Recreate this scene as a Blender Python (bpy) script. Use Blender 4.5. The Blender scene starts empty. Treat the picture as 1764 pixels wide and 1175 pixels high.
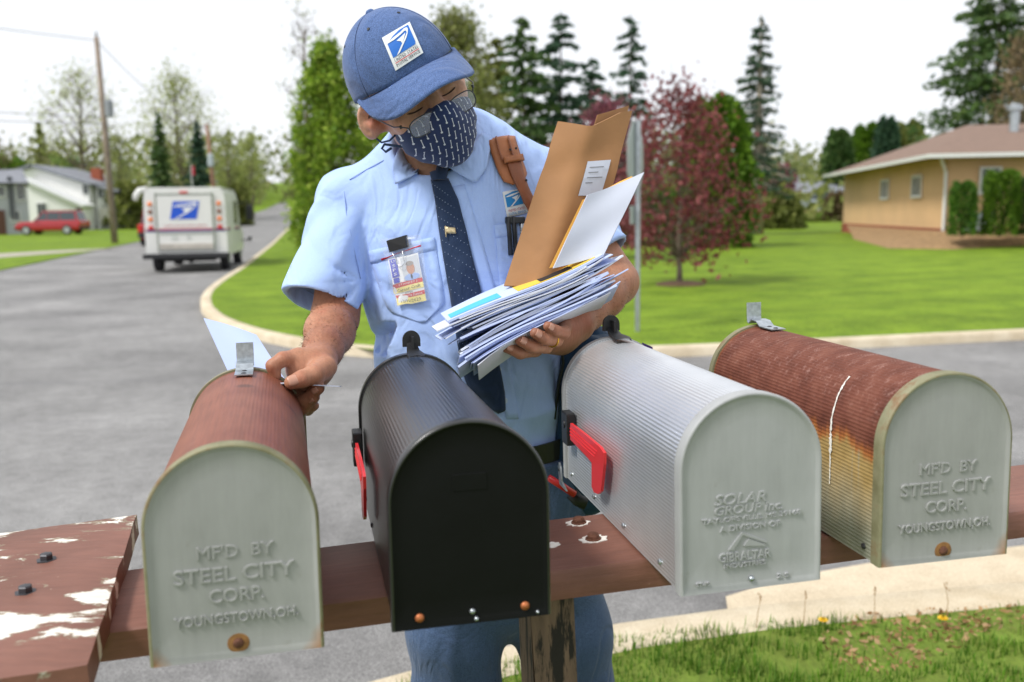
import bpy, bmesh, math, random
import numpy as np
from mathutils import Vector, Matrix
random.seed(7); RNG = np.random.default_rng(7)
sc = bpy.context.scene
COL = sc.collection

# ------------------------------------------------------------------ camera, sky, sun, exposure
CAM_H = 1.46
PITCH, ROLL, FPX = math.radians(7.854), math.radians(0.827), 1586.5
cam_d = bpy.data.cameras.new('camera'); cam = bpy.data.objects.new('camera', cam_d); COL.objects.link(cam)
cam_d.sensor_width = 36.0; cam_d.lens = FPX / 1764 * 36.0
cam_d.clip_start = 0.05; cam_d.clip_end = 3000
CAM_M = Matrix.Translation((0, 0, CAM_H)) @ Matrix.Rotation(math.pi / 2 - PITCH, 4, 'X') @ Matrix.Rotation(-ROLL, 4, 'Z')
cam.matrix_world = CAM_M
cam_d.dof.use_dof = True; cam_d.dof.focus_distance = 1.40; cam_d.dof.aperture_fstop = 4.2
sc.camera = cam

SUN_EL, SUN_AZ = math.radians(52), math.radians(238)      # azimuth measured from +Y towards +X: behind the camera, a little left
world = bpy.data.worlds.new('World'); sc.world = world; world.use_nodes = True
wn = world.node_tree; wn.nodes.clear()
w_out = wn.nodes.new('ShaderNodeOutputWorld'); w_bg = wn.nodes.new('ShaderNodeBackground')
w_sky = wn.nodes.new('ShaderNodeTexSky'); w_sky.sky_type = 'NISHITA'; w_sky.sun_disc = False
w_sky.sun_elevation = SUN_EL; w_sky.sun_rotation = SUN_AZ; w_sky.dust_density = 4.0
w_mix = wn.nodes.new('ShaderNodeMixRGB'); w_mix.inputs[0].default_value = 0.93
w_mix.inputs[2].default_value = (4.9, 5.0, 5.2, 1)           # the even white of a closed overcast, on the sky texture's own scale
wn.links.new(w_sky.outputs[0], w_mix.inputs[1]); wn.links.new(w_mix.outputs[0], w_bg.inputs[0])
w_bg.inputs[1].default_value = 0.10
wn.links.new(w_bg.outputs[0], w_out.inputs[0])
sun_d = bpy.data.lights.new('sun', 'SUN'); sun = bpy.data.objects.new('sun', sun_d); COL.objects.link(sun)
sun_d.energy = 1.5; sun_d.angle = math.radians(11); sun_d.color = (1.0, .97, .92)
sdir = Vector((math.sin(SUN_AZ) * math.cos(SUN_EL), math.cos(SUN_AZ) * math.cos(SUN_EL), math.sin(SUN_EL)))
sun.rotation_euler = sdir.to_track_quat('Z', 'Y').to_euler(); sun.location = (0, -5, 20)
sc.view_settings.view_transform = 'Standard'; sc.view_settings.look = 'None'
sc.view_settings.exposure = 1.12; sc.view_settings.gamma = 1.0; sc.view_settings.use_curve_mapping = False
sc.cycles.max_bounces = 8; sc.cycles.transparent_max_bounces = 16
try: sc.cycles.use_denoising = True
except Exception: pass

# ------------------------------------------------------------------ helpers: places
CAM_R = np.array(CAM_M.to_3x3()); CAM_O = np.array([0, 0, CAM_H])
def ray(px, py):                       # direction with unit depth along the lens axis
    return CAM_R @ np.array([(px - 882.0) / FPX, (587.5 - py) / FPX, -1.0])
def pd(px, py, d):                     # the point seen at a photo pixel, d metres away along the lens axis
    return CAM_O + ray(px, py) * d
YB = [-30, 0, 4, 8, 12, 18, 26, 36, 50, 65, 80, 90, 100, 112, 126, 145, 170, 200, 260, 400, 900]
def terr_true(y):
    if y < 8: return 0.0
    if y < 90: return .0072 * (y - 8)
    z = .0072 * 82
    if y < 170: return z + .0072 * (y - 90) + .00055 * (y - 90) ** 2
    return z + .576 + 3.52 + .095 * min(y - 170, 60) + .02 * max(0, y - 230)
YBZ = [terr_true(y) for y in YB]
def terr(y): return float(np.interp(y, YB, YBZ))
def gnd(px, py, up=0.0):               # where the view ray through a photo pixel meets the ground (plus up)
    d = ray(px, py); lo = None; t = .5
    while t < 900:
        p = CAM_O + d * t
        if p[2] < terr(p[1]) + up:
            a, b = lo or 0, t
            for _ in range(40):
                m = (a + b) / 2; p = CAM_O + d * m
                if p[2] < terr(p[1]) + up: b = m
                else: a = m
            return CAM_O + d * b
        lo = t; t *= 1.02
    return CAM_O + d * 900
def aty(px, py, y):                    # the point at world depth y
    d = ray(px, py); return CAM_O + d * (y / d[1])

# ------------------------------------------------------------------ helpers: materials
def lin(h):
    h = h.lstrip('#'); v = [int(h[i:i + 2], 16) / 255 for i in (0, 2, 4)]
    return tuple((c / 12.92 if c <= .04045 else ((c + .055) / 1.055) ** 2.4) for c in v)
class NT:                              # tiny node-graph helper
    def __init__(s, name):
        s.m = bpy.data.materials.new(name); s.m.use_nodes = True; s.t = s.m.node_tree
        s.b = s.t.nodes['Principled BSDF']; s.out = s.t.nodes['Material Output']; s._tc = None
    def n(s, typ, **kw):
        x = s.t.nodes.new(typ)
        for k, v in kw.items(): setattr(x, k, v)
        return x
    def l(s, a, b): s.t.links.new(a, b)
    def tc(s, which='Object'):
        if s._tc is None: s._tc = s.n('ShaderNodeTexCoord')
        return s._tc.outputs[which]
    def mapping(s, scale=(1, 1, 1), rot=(0, 0, 0), loc=(0, 0, 0), src=None):
        m = s.n('ShaderNodeMapping'); m.inputs['Scale'].default_value = scale; m.inputs['Rotation'].default_value = rot; m.inputs['Location'].default_value = loc
        s.l(src or s.tc(), m.inputs[0]); return m.outputs[0]
    def noise(s, scale, detail=4, rough=.55, vec=None, dist=0):
        x = s.n('ShaderNodeTexNoise'); x.inputs['Scale'].default_value = scale; x.inputs['Detail'].default_value = detail
        x.inputs['Roughness'].default_value = rough; x.inputs['Distortion'].default_value = dist
        s.l(vec or s.tc(), x.inputs['Vector']); return x.outputs['Fac']
    def vor(s, scale, vec=None, feature='F1', out='Distance'):
        x = s.n('ShaderNodeTexVoronoi'); x.feature = feature; x.inputs['Scale'].default_value = scale
        s.l(vec or s.tc(), x.inputs['Vector']); return x.outputs[out]
    def ramp(s, fac, stops, interp='LINEAR'):
        r = s.n('ShaderNodeValToRGB'); r.color_ramp.interpolation = interp; el = r.color_ramp.elements
        while len(el) < len(stops): el.new(.5)
        for e, (p, c) in zip(el, stops):
            e.position = p; e.color = (c[0], c[1], c[2], 1) if hasattr(c, '__len__') else (c, c, c, 1)
        s.l(fac, r.inputs[0]); return r.outputs[0]
    def mix(s, fac, a, b, mode='MIX'):
        x = s.n('ShaderNodeMixRGB'); x.blend_type = mode
        for i, v in ((0, fac), (1, a), (2, b)):
            if hasattr(v, 'is_linked') or hasattr(v, 'links'): s.l(v, x.inputs[i])
            elif i == 0: x.inputs[0].default_value = v
            else: x.inputs[i].default_value = (v[0], v[1], v[2], 1) if hasattr(v, '__len__') else (v, v, v, 1)
        return x.outputs[0]
    def math(s, op, a, b=None, c=None):
        x = s.n('ShaderNodeMath'); x.operation = op
        for i, v in enumerate((a, b, c)):
            if v is None: continue
            if hasattr(v, 'links'): s.l(v, x.inputs[i])
            else: x.inputs[i].default_value = v
        return x.outputs[0]
    def sep(s, vec=None):
        x = s.n('ShaderNodeSeparateXYZ'); s.l(vec or s.tc(), x.inputs[0]); return x.outputs
    def col(s, c):
        if hasattr(c, 'links'): s.l(c, s.b.inputs['Base Color'])
        else: s.b.inputs['Base Color'].default_value = (c[0], c[1], c[2], 1)
        return s
    def set(s, **kw):
        names = dict(rough='Roughness', metal='Metallic', spec='Specular IOR Level', coat='Coat Weight', alpha='Alpha', trans='Transmission Weight', ior='IOR', sheen='Sheen Weight', sss='Subsurface Weight', coatr='Coat Roughness')
        for k, v in kw.items():
            i = s.b.inputs[names[k]]
            if hasattr(v, 'links'): s.l(v, i)
            else: i.default_value = v
        return s
    def bump(s, h, strength=.3, dist=.01):
        x = s.n('ShaderNodeBump'); x.inputs['Strength'].default_value = strength; x.inputs['Distance'].default_value = dist
        s.l(h, x.inputs['Height']); s.l(x.outputs[0], s.b.inputs['Normal']); return s
_M = {}
def plain(name, c, rough=.6, metal=0, var=.12, scale=8, bump=0, bscale=60, **kw):
    if name in _M: return _M[name]
    t = NT(name); c = lin(c) if isinstance(c, str) else c
    n = t.noise(scale, 5)
    d = tuple(v * (1 - var) for v in c); e = tuple(min(1, v * (1 + var)) for v in c)
    t.col(t.ramp(n, [(.3, d), (.7, e)])); t.set(rough=rough, metal=metal, **kw)
    if bump: t.bump(t.noise(bscale, 4), bump, .004)
    _M[name] = t.m; return t.m

# ------------------------------------------------------------------ helpers: objects
def tag(o, label=None, cat=None, group=None, kind=None):
    if label: o['label'] = label
    if cat: o['category'] = cat
    if group: o['group'] = group
    if kind: o['kind'] = kind
    return o
def empty(name, loc=(0, 0, 0), rz=0, label=None, cat=None, group=None):
    o = bpy.data.objects.new(name, None); COL.objects.link(o); o.location = loc; o.rotation_euler = (0, 0, rz); o.empty_display_size = .1
    return tag(o, label, cat, group)
def link(name, me, m=None, parent=None, smooth=False):
    o = bpy.data.objects.new(name, me); COL.objects.link(o)
    if m is not None and not me.materials:
        for k in (m if isinstance(m, (list, tuple)) else [m]): me.materials.append(k)
    if parent is not None: o.parent = parent
    if smooth: me.polygons.foreach_set('use_smooth', [True] * len(me.polygons))
    return o
def mesh_np(name, V, F, mat_idx=None):
    me = bpy.data.meshes.new(name); V = np.asarray(V, np.float32)
    if isinstance(F, np.ndarray):
        k = F.shape[1]; n = len(F)
        me.vertices.add(len(V)); me.vertices.foreach_set('co', V.ravel())
        me.loops.add(n * k); me.loops.foreach_set('vertex_index', F.astype(np.int32).ravel())
        me.polygons.add(n); me.polygons.foreach_set('loop_start', np.arange(0, n * k, k, dtype=np.int32))
        me.update(calc_edges=True)
    else:
        me.from_pydata([tuple(map(float, v)) for v in V], [], F)
    if mat_idx is not None: me.polygons.foreach_set('material_index', np.asarray(mat_idx, np.int32))
    me.validate(); return me
class MB:
    """collects shapes for ONE mesh object"""
    def __init__(s): s.v = []; s.f = []; s.mi = []; s.m = 0
    def add(s, V, F):
        o = len(s.v); s.v += [tuple(map(float, v)) for v in V]; s.f += [tuple(i + o for i in f) for f in F]; s.mi += [s.m] * len(F)
        return s
    def box(s, c, size, R=None, b=0.0):
        hx, hy, hz = [q / 2 for q in size]
        if b <= 0:
            V = [(x, y, z) for x in (-hx, hx) for y in (-hy, hy) for z in (-hz, hz)]
            F = [(0, 1, 3, 2), (4, 6, 7, 5), (0, 4, 5, 1), (2, 3, 7, 6), (0, 2, 6, 4), (1, 5, 7, 3)]
        else:
            bm = bmesh.new(); bmesh.ops.create_cube(bm, size=1)
            for v in bm.verts: v.co = Vector((v.co.x * size[0], v.co.y * size[1], v.co.z * size[2]))
            bmesh.ops.bevel(bm, geom=bm.edges[:], offset=min(b, min(size) * .45), segments=2, affect='EDGES', profile=.6)
            bm.verts.index_update(); V = [tuple(v.co) for v in bm.verts]; F = [tuple(v.index for v in f.verts) for f in bm.faces]; bm.free()
        if R is not None: V = [R @ Vector(v) for v in V]
        return s.add([(v[0] + c[0], v[1] + c[1], v[2] + c[2]) for v in V], F)
    def tube(s, pts, r, n=10, cap=True, flat=1.0, up=None):
        pts = [Vector(p) for p in pts]; rs = r if hasattr(r, '__len__') else [r] * len(pts); V = []; F = []
        t0 = (pts[1] - pts[0]).normalized(); a = Vector(up) if up is not None else (Vector((0, 0, 1)) if abs(t0.z) < .9 else Vector((1, 0, 0)))
        for i, p in enumerate(pts):
            t = (pts[min(i + 1, len(pts) - 1)] - pts[max(i - 1, 0)]).normalized()
            b = t.cross(a);
            if b.length < 1e-6: b = t.orthogonal()
            b.normalize(); a2 = b.cross(t).normalized(); a = a2
            for k in range(n):
                w = 2 * math.pi * k / n; V.append(p + b * math.cos(w) * rs[i] + a2 * math.sin(w) * rs[i] * flat)
        for i in range(len(pts) - 1):
            for k in range(n):
                k2 = (k + 1) % n; F.append((i * n + k, i * n + k2, (i + 1) * n + k2, (i + 1) * n + k))
        if cap: F.append(tuple(range(n))[::-1]); F.append(tuple((len(pts) - 1) * n + k for k in range(n)))
        return s.add(V, F)
    def lathe(s, prof, c=(0, 0, 0), n=20, axis='Z', R=None):
        V = []; F = []
        for r, z in prof:
            for k in range(n):
                w = 2 * math.pi * k / n; V.append(Vector((r * math.cos(w), r * math.sin(w), z)))
        for i in range(len(prof) - 1):
            for k in range(n): k2 = (k + 1) % n; F.append((i * n + k, i * n + k2, (i + 1) * n + k2, (i + 1) * n + k))
        F.append(tuple(range(n))[::-1]); F.append(tuple((len(prof) - 1) * n + k for k in range(n)))
        if R is None: R = {'Z': Matrix.Identity(3), 'Y': Matrix.Rotation(-math.pi / 2, 3, 'X'), 'X': Matrix.Rotation(math.pi / 2, 3, 'Y')}[axis]
        return s.add([tuple(R @ v + Vector(c)) for v in V], F)
    def prism(s, poly, h0, h1, fn=lambda x, y, z: (x, y, z)):      # polygon in a plane, extruded
        n = len(poly); V = [fn(x, y, h0) for x, y in poly] + [fn(x, y, h1) for x, y in poly]
        F = [tuple(range(n))[::-1], tuple(range(n, 2 * n))] + [(i, (i + 1) % n, n + (i + 1) % n, n + i) for i in range(n)]
        return s.add(V, F)
    def grid(s, G, thick=0.0, closeu=False, down=None):                       # G[i][j] points; optional thickness away from the camera side
        nu, nv = len(G), len(G[0]); G = [[Vector(p) for p in row] for row in G]
        V = [p for row in G for p in row]; F = []
        for i in range(nu - 1 + (1 if closeu else 0)):
            i2 = (i + 1) % nu
            for j in range(nv - 1): F.append((i * nv + j, i2 * nv + j, i2 * nv + j + 1, i * nv + j + 1))
        if thick:
            N = []
            for i in range(nu):
                for j in range(nv):
                    a = G[min(i + 1, nu - 1)][j] - G[max(i - 1, 0)][j]; b = G[i][min(j + 1, nv - 1)] - G[i][max(j - 1, 0)]
                    q = a.cross(b); N.append(Vector(down) * -1 if down is not None else q.normalized() if q.length > 1e-12 else Vector((0, -1, 0)))
            o = len(V); V += [p - q * thick for p, q in zip(V[:o], N)]
            F += [tuple(o + k for k in f)[::-1] for f in F]
            if not closeu:
                for j in range(nv - 1):
                    F.append((j, j + 1, o + j + 1, o + j)); a = (nu - 1) * nv; F.append((a + j + 1, a + j, o + a + j, o + a + j + 1))
            for i in range(nu - 1):
                F.append(((i + 1) * nv, i * nv, o + i * nv, o + (i + 1) * nv)); a = nv - 1
                F.append((i * nv + a, (i + 1) * nv + a, o + (i + 1) * nv + a, o + i * nv + a))
        return s.add(V, F)
    def build(s, name, m, parent=None, smooth=False, fix=True):
        me = bpy.data.meshes.new(name); me.from_pydata(s.v, [], s.f)
        if len(set(s.mi)) > 1: me.polygons.foreach_set('material_index', s.mi)
        if fix:
            bm = bmesh.new(); bm.from_mesh(me); bmesh.ops.recalc_face_normals(bm, faces=bm.faces); bm.to_mesh(me); bm.free()
        return link(name, me, m, parent, smooth)
def auto_smooth(o, ang=40):
    me = o.data; me.polygons.foreach_set('use_smooth', [True] * len(me.polygons))
    bm = bmesh.new(); bm.from_mesh(me); c = math.radians(ang)
    for e in bm.edges:
        if len(e.link_faces) == 2 and e.calc_face_angle(0) > c: e.smooth = False
    bm.to_mesh(me); bm.free(); return o
def text_mesh(body, size, extrude=0.0, bevel=0.0, align='CENTER', res=3, space=1.0):
    cu = bpy.data.curves.new('lettering', 'FONT'); cu.body = body; cu.size = size; cu.extrude = extrude; cu.bevel_depth = bevel; cu.bevel_resolution = 1
    cu.align_x = align; cu.align_y = 'CENTER'; cu.resolution_u = res; cu.space_character = space
    o = bpy.data.objects.new('lettering', cu); COL.objects.link(o)
    dg = bpy.context.evaluated_depsgraph_get(); me = bpy.data.meshes.new_from_object(o.evaluated_get(dg))
    bpy.data.objects.remove(o); bpy.data.curves.remove(cu); return me
def mesh_vf(me): return np.array([v.co[:] for v in me.vertices]), [tuple(p.vertices) for p in me.polygons]

# ------------------------------------------------------------------ helpers: soft bodies (distance fields meshed with surface nets)
def v3(*a): return np.array(a, float)
def s_cone(P, a, b, ra, rb):
    a = np.asarray(a, float); ab = np.asarray(b, float) - a; L = ab @ ab + 1e-12
    t = np.clip((P - a) @ ab / L, 0, 1); return np.linalg.norm(P - a - t[:, None] * ab, axis=1) - (ra + (rb - ra) * t)
def s_ell(P, c, r, R=None):
    q = P - np.asarray(c, float)
    if R is not None: q = q @ R                     # columns of R are the local axes
    r = np.asarray(r, float); k0 = np.linalg.norm(q / r, axis=1); k1 = np.linalg.norm(q / (r * r), axis=1) + 1e-9
    return k0 * (k0 - 1) / k1
def smin(a, b, k):
    h = np.clip(.5 + .5 * (b - a) / k, 0, 1); return b + (a - b) * h - k * h * (1 - h)
def smax(a, b, k): return -smin(-a, -b, k)
def sdf_mesh(f, lo, hi, h, name):
    lo = np.asarray(lo, float); C = 5; nb = np.ceil((np.asarray(hi) - lo) / (h * C)).astype(int)
    ax = [lo[i] + np.arange(nb[i]) * h * C + h * C / 2 for i in range(3)]
    g = np.stack(np.meshgrid(*ax, indexing='ij'), -1).reshape(-1, 3)
    act = np.abs(f(g)) < h * C * 1.35
    D = np.ones(tuple(nb * C), np.float32)
    bi = np.stack(np.meshgrid(*[np.arange(n) for n in nb], indexing='ij'), -1).reshape(-1, 3)
    coarse_in = (f(g) < 0)
    Db = D.reshape(nb[0], C, nb[1], C, nb[2], C)
    Db[...] = np.where(coarse_in.reshape(tuple(nb)), -1, 1)[:, None, :, None, :, None]
    off = np.stack(np.meshgrid(*[np.arange(C)] * 3, indexing='ij'), -1).reshape(-1, 3)
    A = bi[act]
    for s in range(0, len(A), 4000):
        a = A[s:s + 4000]; idx = (a[:, None, :] * C + off[None]).reshape(-1, 3)
        D[idx[:, 0], idx[:, 1], idx[:, 2]] = f(lo + idx * h)
    S = D < 0
    cs = np.zeros(tuple(np.array(D.shape) - 1), np.int8)
    for dx in (0, 1):
        for dy in (0, 1):
            for dz in (0, 1): cs += S[dx:D.shape[0] - 1 + dx, dy:D.shape[1] - 1 + dy, dz:D.shape[2] - 1 + dz]
    cells = np.argwhere((cs > 0) & (cs < 8))
    vid = -np.ones(cs.shape, np.int32); vid[tuple(cells.T)] = np.arange(len(cells))
    acc = np.zeros((len(cells), 3)); cnt = np.zeros(len(cells))
    for axis in range(3):
        o1, o2 = [k for k in range(3) if k != axis]
        for i in (0, 1):
            for j in (0, 1):
                p0 = cells.copy(); p0[:, o1] += i; p0[:, o2] += j; p1 = p0.copy(); p1[:, axis] += 1
                d0 = D[tuple(p0.T)]; d1 = D[tuple(p1.T)]; m = (d0 < 0) != (d1 < 0)
                t = d0[m] / (d0[m] - d1[m]); q = p0[m].astype(float); q[:, axis] += t; acc[m] += q; cnt[m] += 1
    V = lo + acc / cnt[:, None] * h
    Fs = []
    for axis in range(3):
        o1, o2 = (axis + 1) % 3, (axis + 2) % 3
        sl0 = [slice(None)] * 3; sl1 = [slice(None)] * 3; sl0[axis] = slice(0, -1); sl1[axis] = slice(1, None)
        a = S[tuple(sl0)]; b = S[tuple(sl1)]; e = np.argwhere(a != b)
        e = e[(e[:, o1] > 0) & (e[:, o2] > 0) & (e[:, o1] < D.shape[o1] - 1) & (e[:, o2] < D.shape[o2] - 1)]
        q = []
        for i, j in ((1, 1), (0, 1), (0, 0), (1, 0)):
            c = e.copy(); c[:, o1] -= i; c[:, o2] -= j; q.append(vid[tuple(c.T)])
        q = np.stack(q, 1); fl = a[tuple(e.T)]; q[~fl] = q[~fl][:, ::-1]; q = q[(q >= 0).all(1)]; Fs.append(q)
    return mesh_np(name, V, np.concatenate(Fs))
def trace(f, px, py, d0=1.0, d1=2.3):              # first hit of a view ray with a distance field
    d = ray(px, py); L = np.linalg.norm(d); t = d0
    for _ in range(90):
        p = CAM_O + d * t; s = float(f(p[None])[0])
        if s < 4e-4: return p, t
        t += s / L * .8
        if t > d1: break
    return CAM_O + d * d1, d1
def normal_at(f, p, e=.002):
    q = np.array([p + v3(*([e if k == i else 0 for k in range(3)])) for i in range(3)] + [p - v3(*([e if k == i else 0 for k in range(3)])) for i in range(3)])
    s = f(q); n = s[:3] - s[3:]; return n / (np.linalg.norm(n) + 1e-9)
def trace_many(f, uv, d0=1.0, d1=2.3):
    D = np.array([ray(*p) for p in uv]); L = np.linalg.norm(D, axis=1); t = np.full(len(D), d0)
    for _ in range(70):
        s = f(CAM_O + D * t[:, None]); t = np.minimum(t + np.clip(s, -.01, .2) / L * .8, d1)
    return CAM_O + D * t[:, None]
def drape(f, rows, off=.002):                       # rows of photo pixels laid on the surface of a field, lifted by off
    n = len(rows[0]); uv = [p[:2] for r in rows for p in r]
    P = trace_many(f, uv); e = .003
    N = np.stack([f(P + v3(e, 0, 0)) - f(P - v3(e, 0, 0)), f(P + v3(0, e, 0)) - f(P - v3(0, e, 0)), f(P + v3(0, 0, e)) - f(P - v3(0, 0, e))], 1)
    N /= np.linalg.norm(N, axis=1)[:, None] + 1e-9
    o = np.array([p[2] if len(p) > 2 else off for r in rows for p in r])
    Q = P + N * o[:, None]; return [list(map(tuple, Q[i * n:(i + 1) * n])) for i in range(len(rows))]
# ================================================================== the setting: ground, roads, kerbs
def m_asphalt(name, c0, c1, fine=260):
    t = NT(name); big = t.noise(.55, 5, .6); mid = t.noise(9, 4); fn = t.noise(fine, 2, .7); sp = t.vor(fine * .9)
    c = t.ramp(big, [(.35, lin(c0)), (.68, lin(c1))]); c = t.mix(.35, c, t.ramp(mid, [(.3, .35), (.7, .75)]), 'OVERLAY')
    c = t.mix(.9, c, t.ramp(fn, [(.32, .12), (.7, .9)]), 'OVERLAY'); c = t.mix(.5, c, t.ramp(sp, [(.0, .8), (.35, .38)]), 'OVERLAY')
    st = t.noise(.9, 5, .7, t.mapping((.35, 2.2, 1), rot=(0, 0, .25))); c = t.mix(t.ramp(st, [(.56, 0.), (.72, .4)]), c, lin('5f5e63'))
    t.col(c); t.set(rough=t.ramp(big, [(.3, .62), (.7, .82)]), spec=.35); t.bump(t.mix(.5, fn, sp), .45, .006); return t.m
M_ASPH = m_asphalt('asphalt', '6f6e6d', '949392')
def m_lawn(name, a, b, c_, d_):
    t = NT(name); n1 = t.noise(.16, 4, .6); n2 = t.noise(1.7, 5, .65); n3 = t.noise(30, 3, .7, t.mapping((1, .35, 1)))
    st = t.n('ShaderNodeTexWave'); st.inputs['Scale'].default_value = .22; st.inputs['Distortion'].default_value = 2.5; st.inputs['Detail'].default_value = 2
    t.l(t.mapping(rot=(0, 0, 1.2)), st.inputs[0])
    c = t.ramp(n1, [(.3, lin(a)), (.7, lin(b))]); c = t.mix(.5, c, t.ramp(n2, [(.28, lin(c_)), (.72, lin(d_))])); c = t.mix(.16, c, t.ramp(st.outputs['Fac'], [(.3, .3), (.7, .7)]), 'OVERLAY')
    c = t.mix(.6, c, t.ramp(n3, [(.25, .25), (.75, .78)]), 'OVERLAY')
    t.col(c); t.set(rough=.85, spec=.15); t.bump(n3, .5, .03); return t.m
M_LAWN = m_lawn('lawn_grass', '506a18', '6f8a20', '435c12', '889f2e')
M_FIELD = m_lawn('field_grass', '56752a', '6c8a36', '4a6a22', '78943f')
def m_conc(name, a, b):
    t = NT(name); n1 = t.noise(3, 6, .65); n2 = t.noise(120, 3, .7); v = t.vor(38)
    c = t.ramp(n1, [(.3, lin(a)), (.72, lin(b))]); c = t.mix(.45, c, t.ramp(n2, [(.3, .3), (.7, .7)]), 'OVERLAY')
    c = t.mix(t.ramp(v, [(.04, .5), (.1, 0.)]), c, lin('6d675c')); t.col(c); t.set(rough=.9, spec=.2); t.bump(n2, .35, .004); return t.m
M_KERB = m_conc('kerb_concrete', 'b3a48a', 'd3c8b2')
M_APRON = m_conc('apron_concrete', 'b5a68e', 'cfc2aa')
M_SOIL = plain('soil', '6b5238', .95, var=.35, scale=14, bump=.6, bscale=40)

def sheet(name, poly, up, m, skirt=None):
    bm = bmesh.new(); f = bm.faces.new([bm.verts.new((float(x), float(y), 0)) for x, y in poly])
    bm.normal_update(); bmesh.ops.triangulate(bm, faces=bm.faces[:], ngon_method='EAR_CLIP')
    for y in YB[1:-1]: bmesh.ops.bisect_plane(bm, geom=bm.verts[:] + bm.edges[:] + bm.faces[:], plane_co=(0, y, 0), plane_no=(0, 1, 0))
    for v in bm.verts: v.co.z = terr(v.co.y) + up
    bmesh.ops.recalc_face_normals(bm, faces=bm.faces)
    me = bpy.data.meshes.new(name); bm.to_mesh(me); bm.free()
    if sum(p.normal.z for p in me.polygons) < 0: me.flip_normals()
    o = link(name, me, m); o['kind'] = 'structure'; return o
def P2(px, py, up=0.0): p = gnd(px, py, up); return (p[0], p[1])

sheet('ground', [(-500, -30), (600, -30), (600, 900), (-500, 900)], 0.0, M_FIELD)
# kerb lines (grass-side edges), read off the photograph onto the ground
corner = [P2(*q, .1) for q in [(490, 346), (497, 352), (513, 374), (500, 392), (470, 422), (420, 462), (385, 484), (362, 505), (362, 525), (385, 545), (425, 562), (500, 580), (640, 603)]]
right_kerb = [P2(*q, .1) for q in [(1130, 598), (1400, 584), (1764, 567)]]
dx, dy = right_kerb[-1][0] - right_kerb[0][0], right_kerb[-1][1] - right_kerb[0][1]
far_right = (right_kerb[-1][0] + dx * 8, right_kerb[-1][1] + dy * 8)
left_edge = [P2(*q, .02) for q in [(0, 466), (120, 441), (245, 415), (330, 394), (425, 371), (478, 351), (486, 346)]]
lx = left_edge[0]
sheet('road', [(-60, -20), (70, -20), (70, far_right[1] + 1), (12, 18)] + [(x + .8, y) for x, y in corner[6:0:-1]] + [(corner[0][0] + .3, corner[0][1] + 1)] + [(x - .5, y) for x, y in left_edge[::-1]] + [(-60, lx[1] + 6)], .006, M_ASPH)
sheet('lawn', corner[::-1][::-1] + right_kerb + [far_right, (130, 260), (corner[0][0], 260)], .10, M_LAWN)
sheet('lawn', [(-120, lx[1] + 4), (lx[0] - 2, lx[1] + .1)] + left_edge + [(left_edge[-1][0], 260), (-160, 260)], .03, M_LAWN)
def kerb(name, line, w, h, base=0.0, m=None, side=1, seg=None):
    """concrete kerb swept along its grass-side edge; side=+1 puts the road on the right of the line"""
    L = [Vector((x, y, 0)) for x, y in line]; D = []
    for a, b in zip(L[:-1], L[1:]):                      # resample finely and round the corners
        n = max(1, int((b - a).length / .4)); D += [a.lerp(b, i / n) for i in range(n)]
    D.append(L[-1])
    for _ in range(6): D = [D[0]] + [(D[i - 1] + D[i] * 2 + D[i + 1]) / 4 for i in range(1, len(D) - 1)] + [D[-1]]
    prof = [(-.012, -.08), (-.012, h - .004), (.006, h + .008), (w - .025, h + .006), (w - .004, h - .018), (w + .012, -.05)]
    mb = MB(); rows = []
    for i, p in enumerate(D):
        t = (D[min(i + 1, len(D) - 1)] - D[max(i - 1, 0)]).normalized(); nrm = Vector((t.y, -t.x, 0)) * side
        wob = .004 * math.sin(i * 1.7) + .003 * math.sin(i * .63)
        rows.append([(p.x + nrm.x * (o + wob), p.y + nrm.y * (o + wob), terr(p.y) + base + z) for o, z in prof])
    mb.grid(rows); o = auto_smooth(mb.build(name, m or M_KERB, fix=False), 50)
    me = o.data
    if sum(p.normal.z for p in me.polygons) < 0: me.flip_normals()
    o['kind'] = 'structure'; return o
kerb('kerb_far', corner[1:] + right_kerb + [far_right], .16, .10, side=1)
# near verge, on which the mailboxes stand
near_edge = [P2(*q, .1) for q in [(700, 1172), (870, 1127), (1060, 1093), (1300, 1073), (1764, 1038)]]
ne0 = near_edge[0]
near_line = [(ne0[0] - 2.0, ne0[1] - 2.6), (ne0[0] - 1.35, ne0[1] - 1.25), (ne0[0] - .65, ne0[1] - .42)] + near_edge + [(near_edge[-1][0] + 8, near_edge[-1][1] + 1.1)]
kerb('kerb_near', near_line, .175, .10, side=-1)
M_VERGE = m_lawn('verge_grass', '4d6a20', '5f7d28', '6b5a38', '6d8634')
sheet('verge', near_line + [(20, -20), (near_line[0][0], -20)], .095, M_VERGE)
ap = [P2(*q) for q in [(1250, 1037), (1330, 1012), (1420, 992), (1500, 978), (1764, 948)]]
apn = [(near_edge[3][0] - .05, near_edge[3][1] + .12), (near_edge[4][0], near_edge[4][1] + .12)]
sheet('gutter_apron', ap + [(ap[-1][0] + 7, ap[-1][1] + 1.0), (apn[1][0] + 7, apn[1][1] + 1.0), apn[1], apn[0]], .022, M_APRON)
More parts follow.
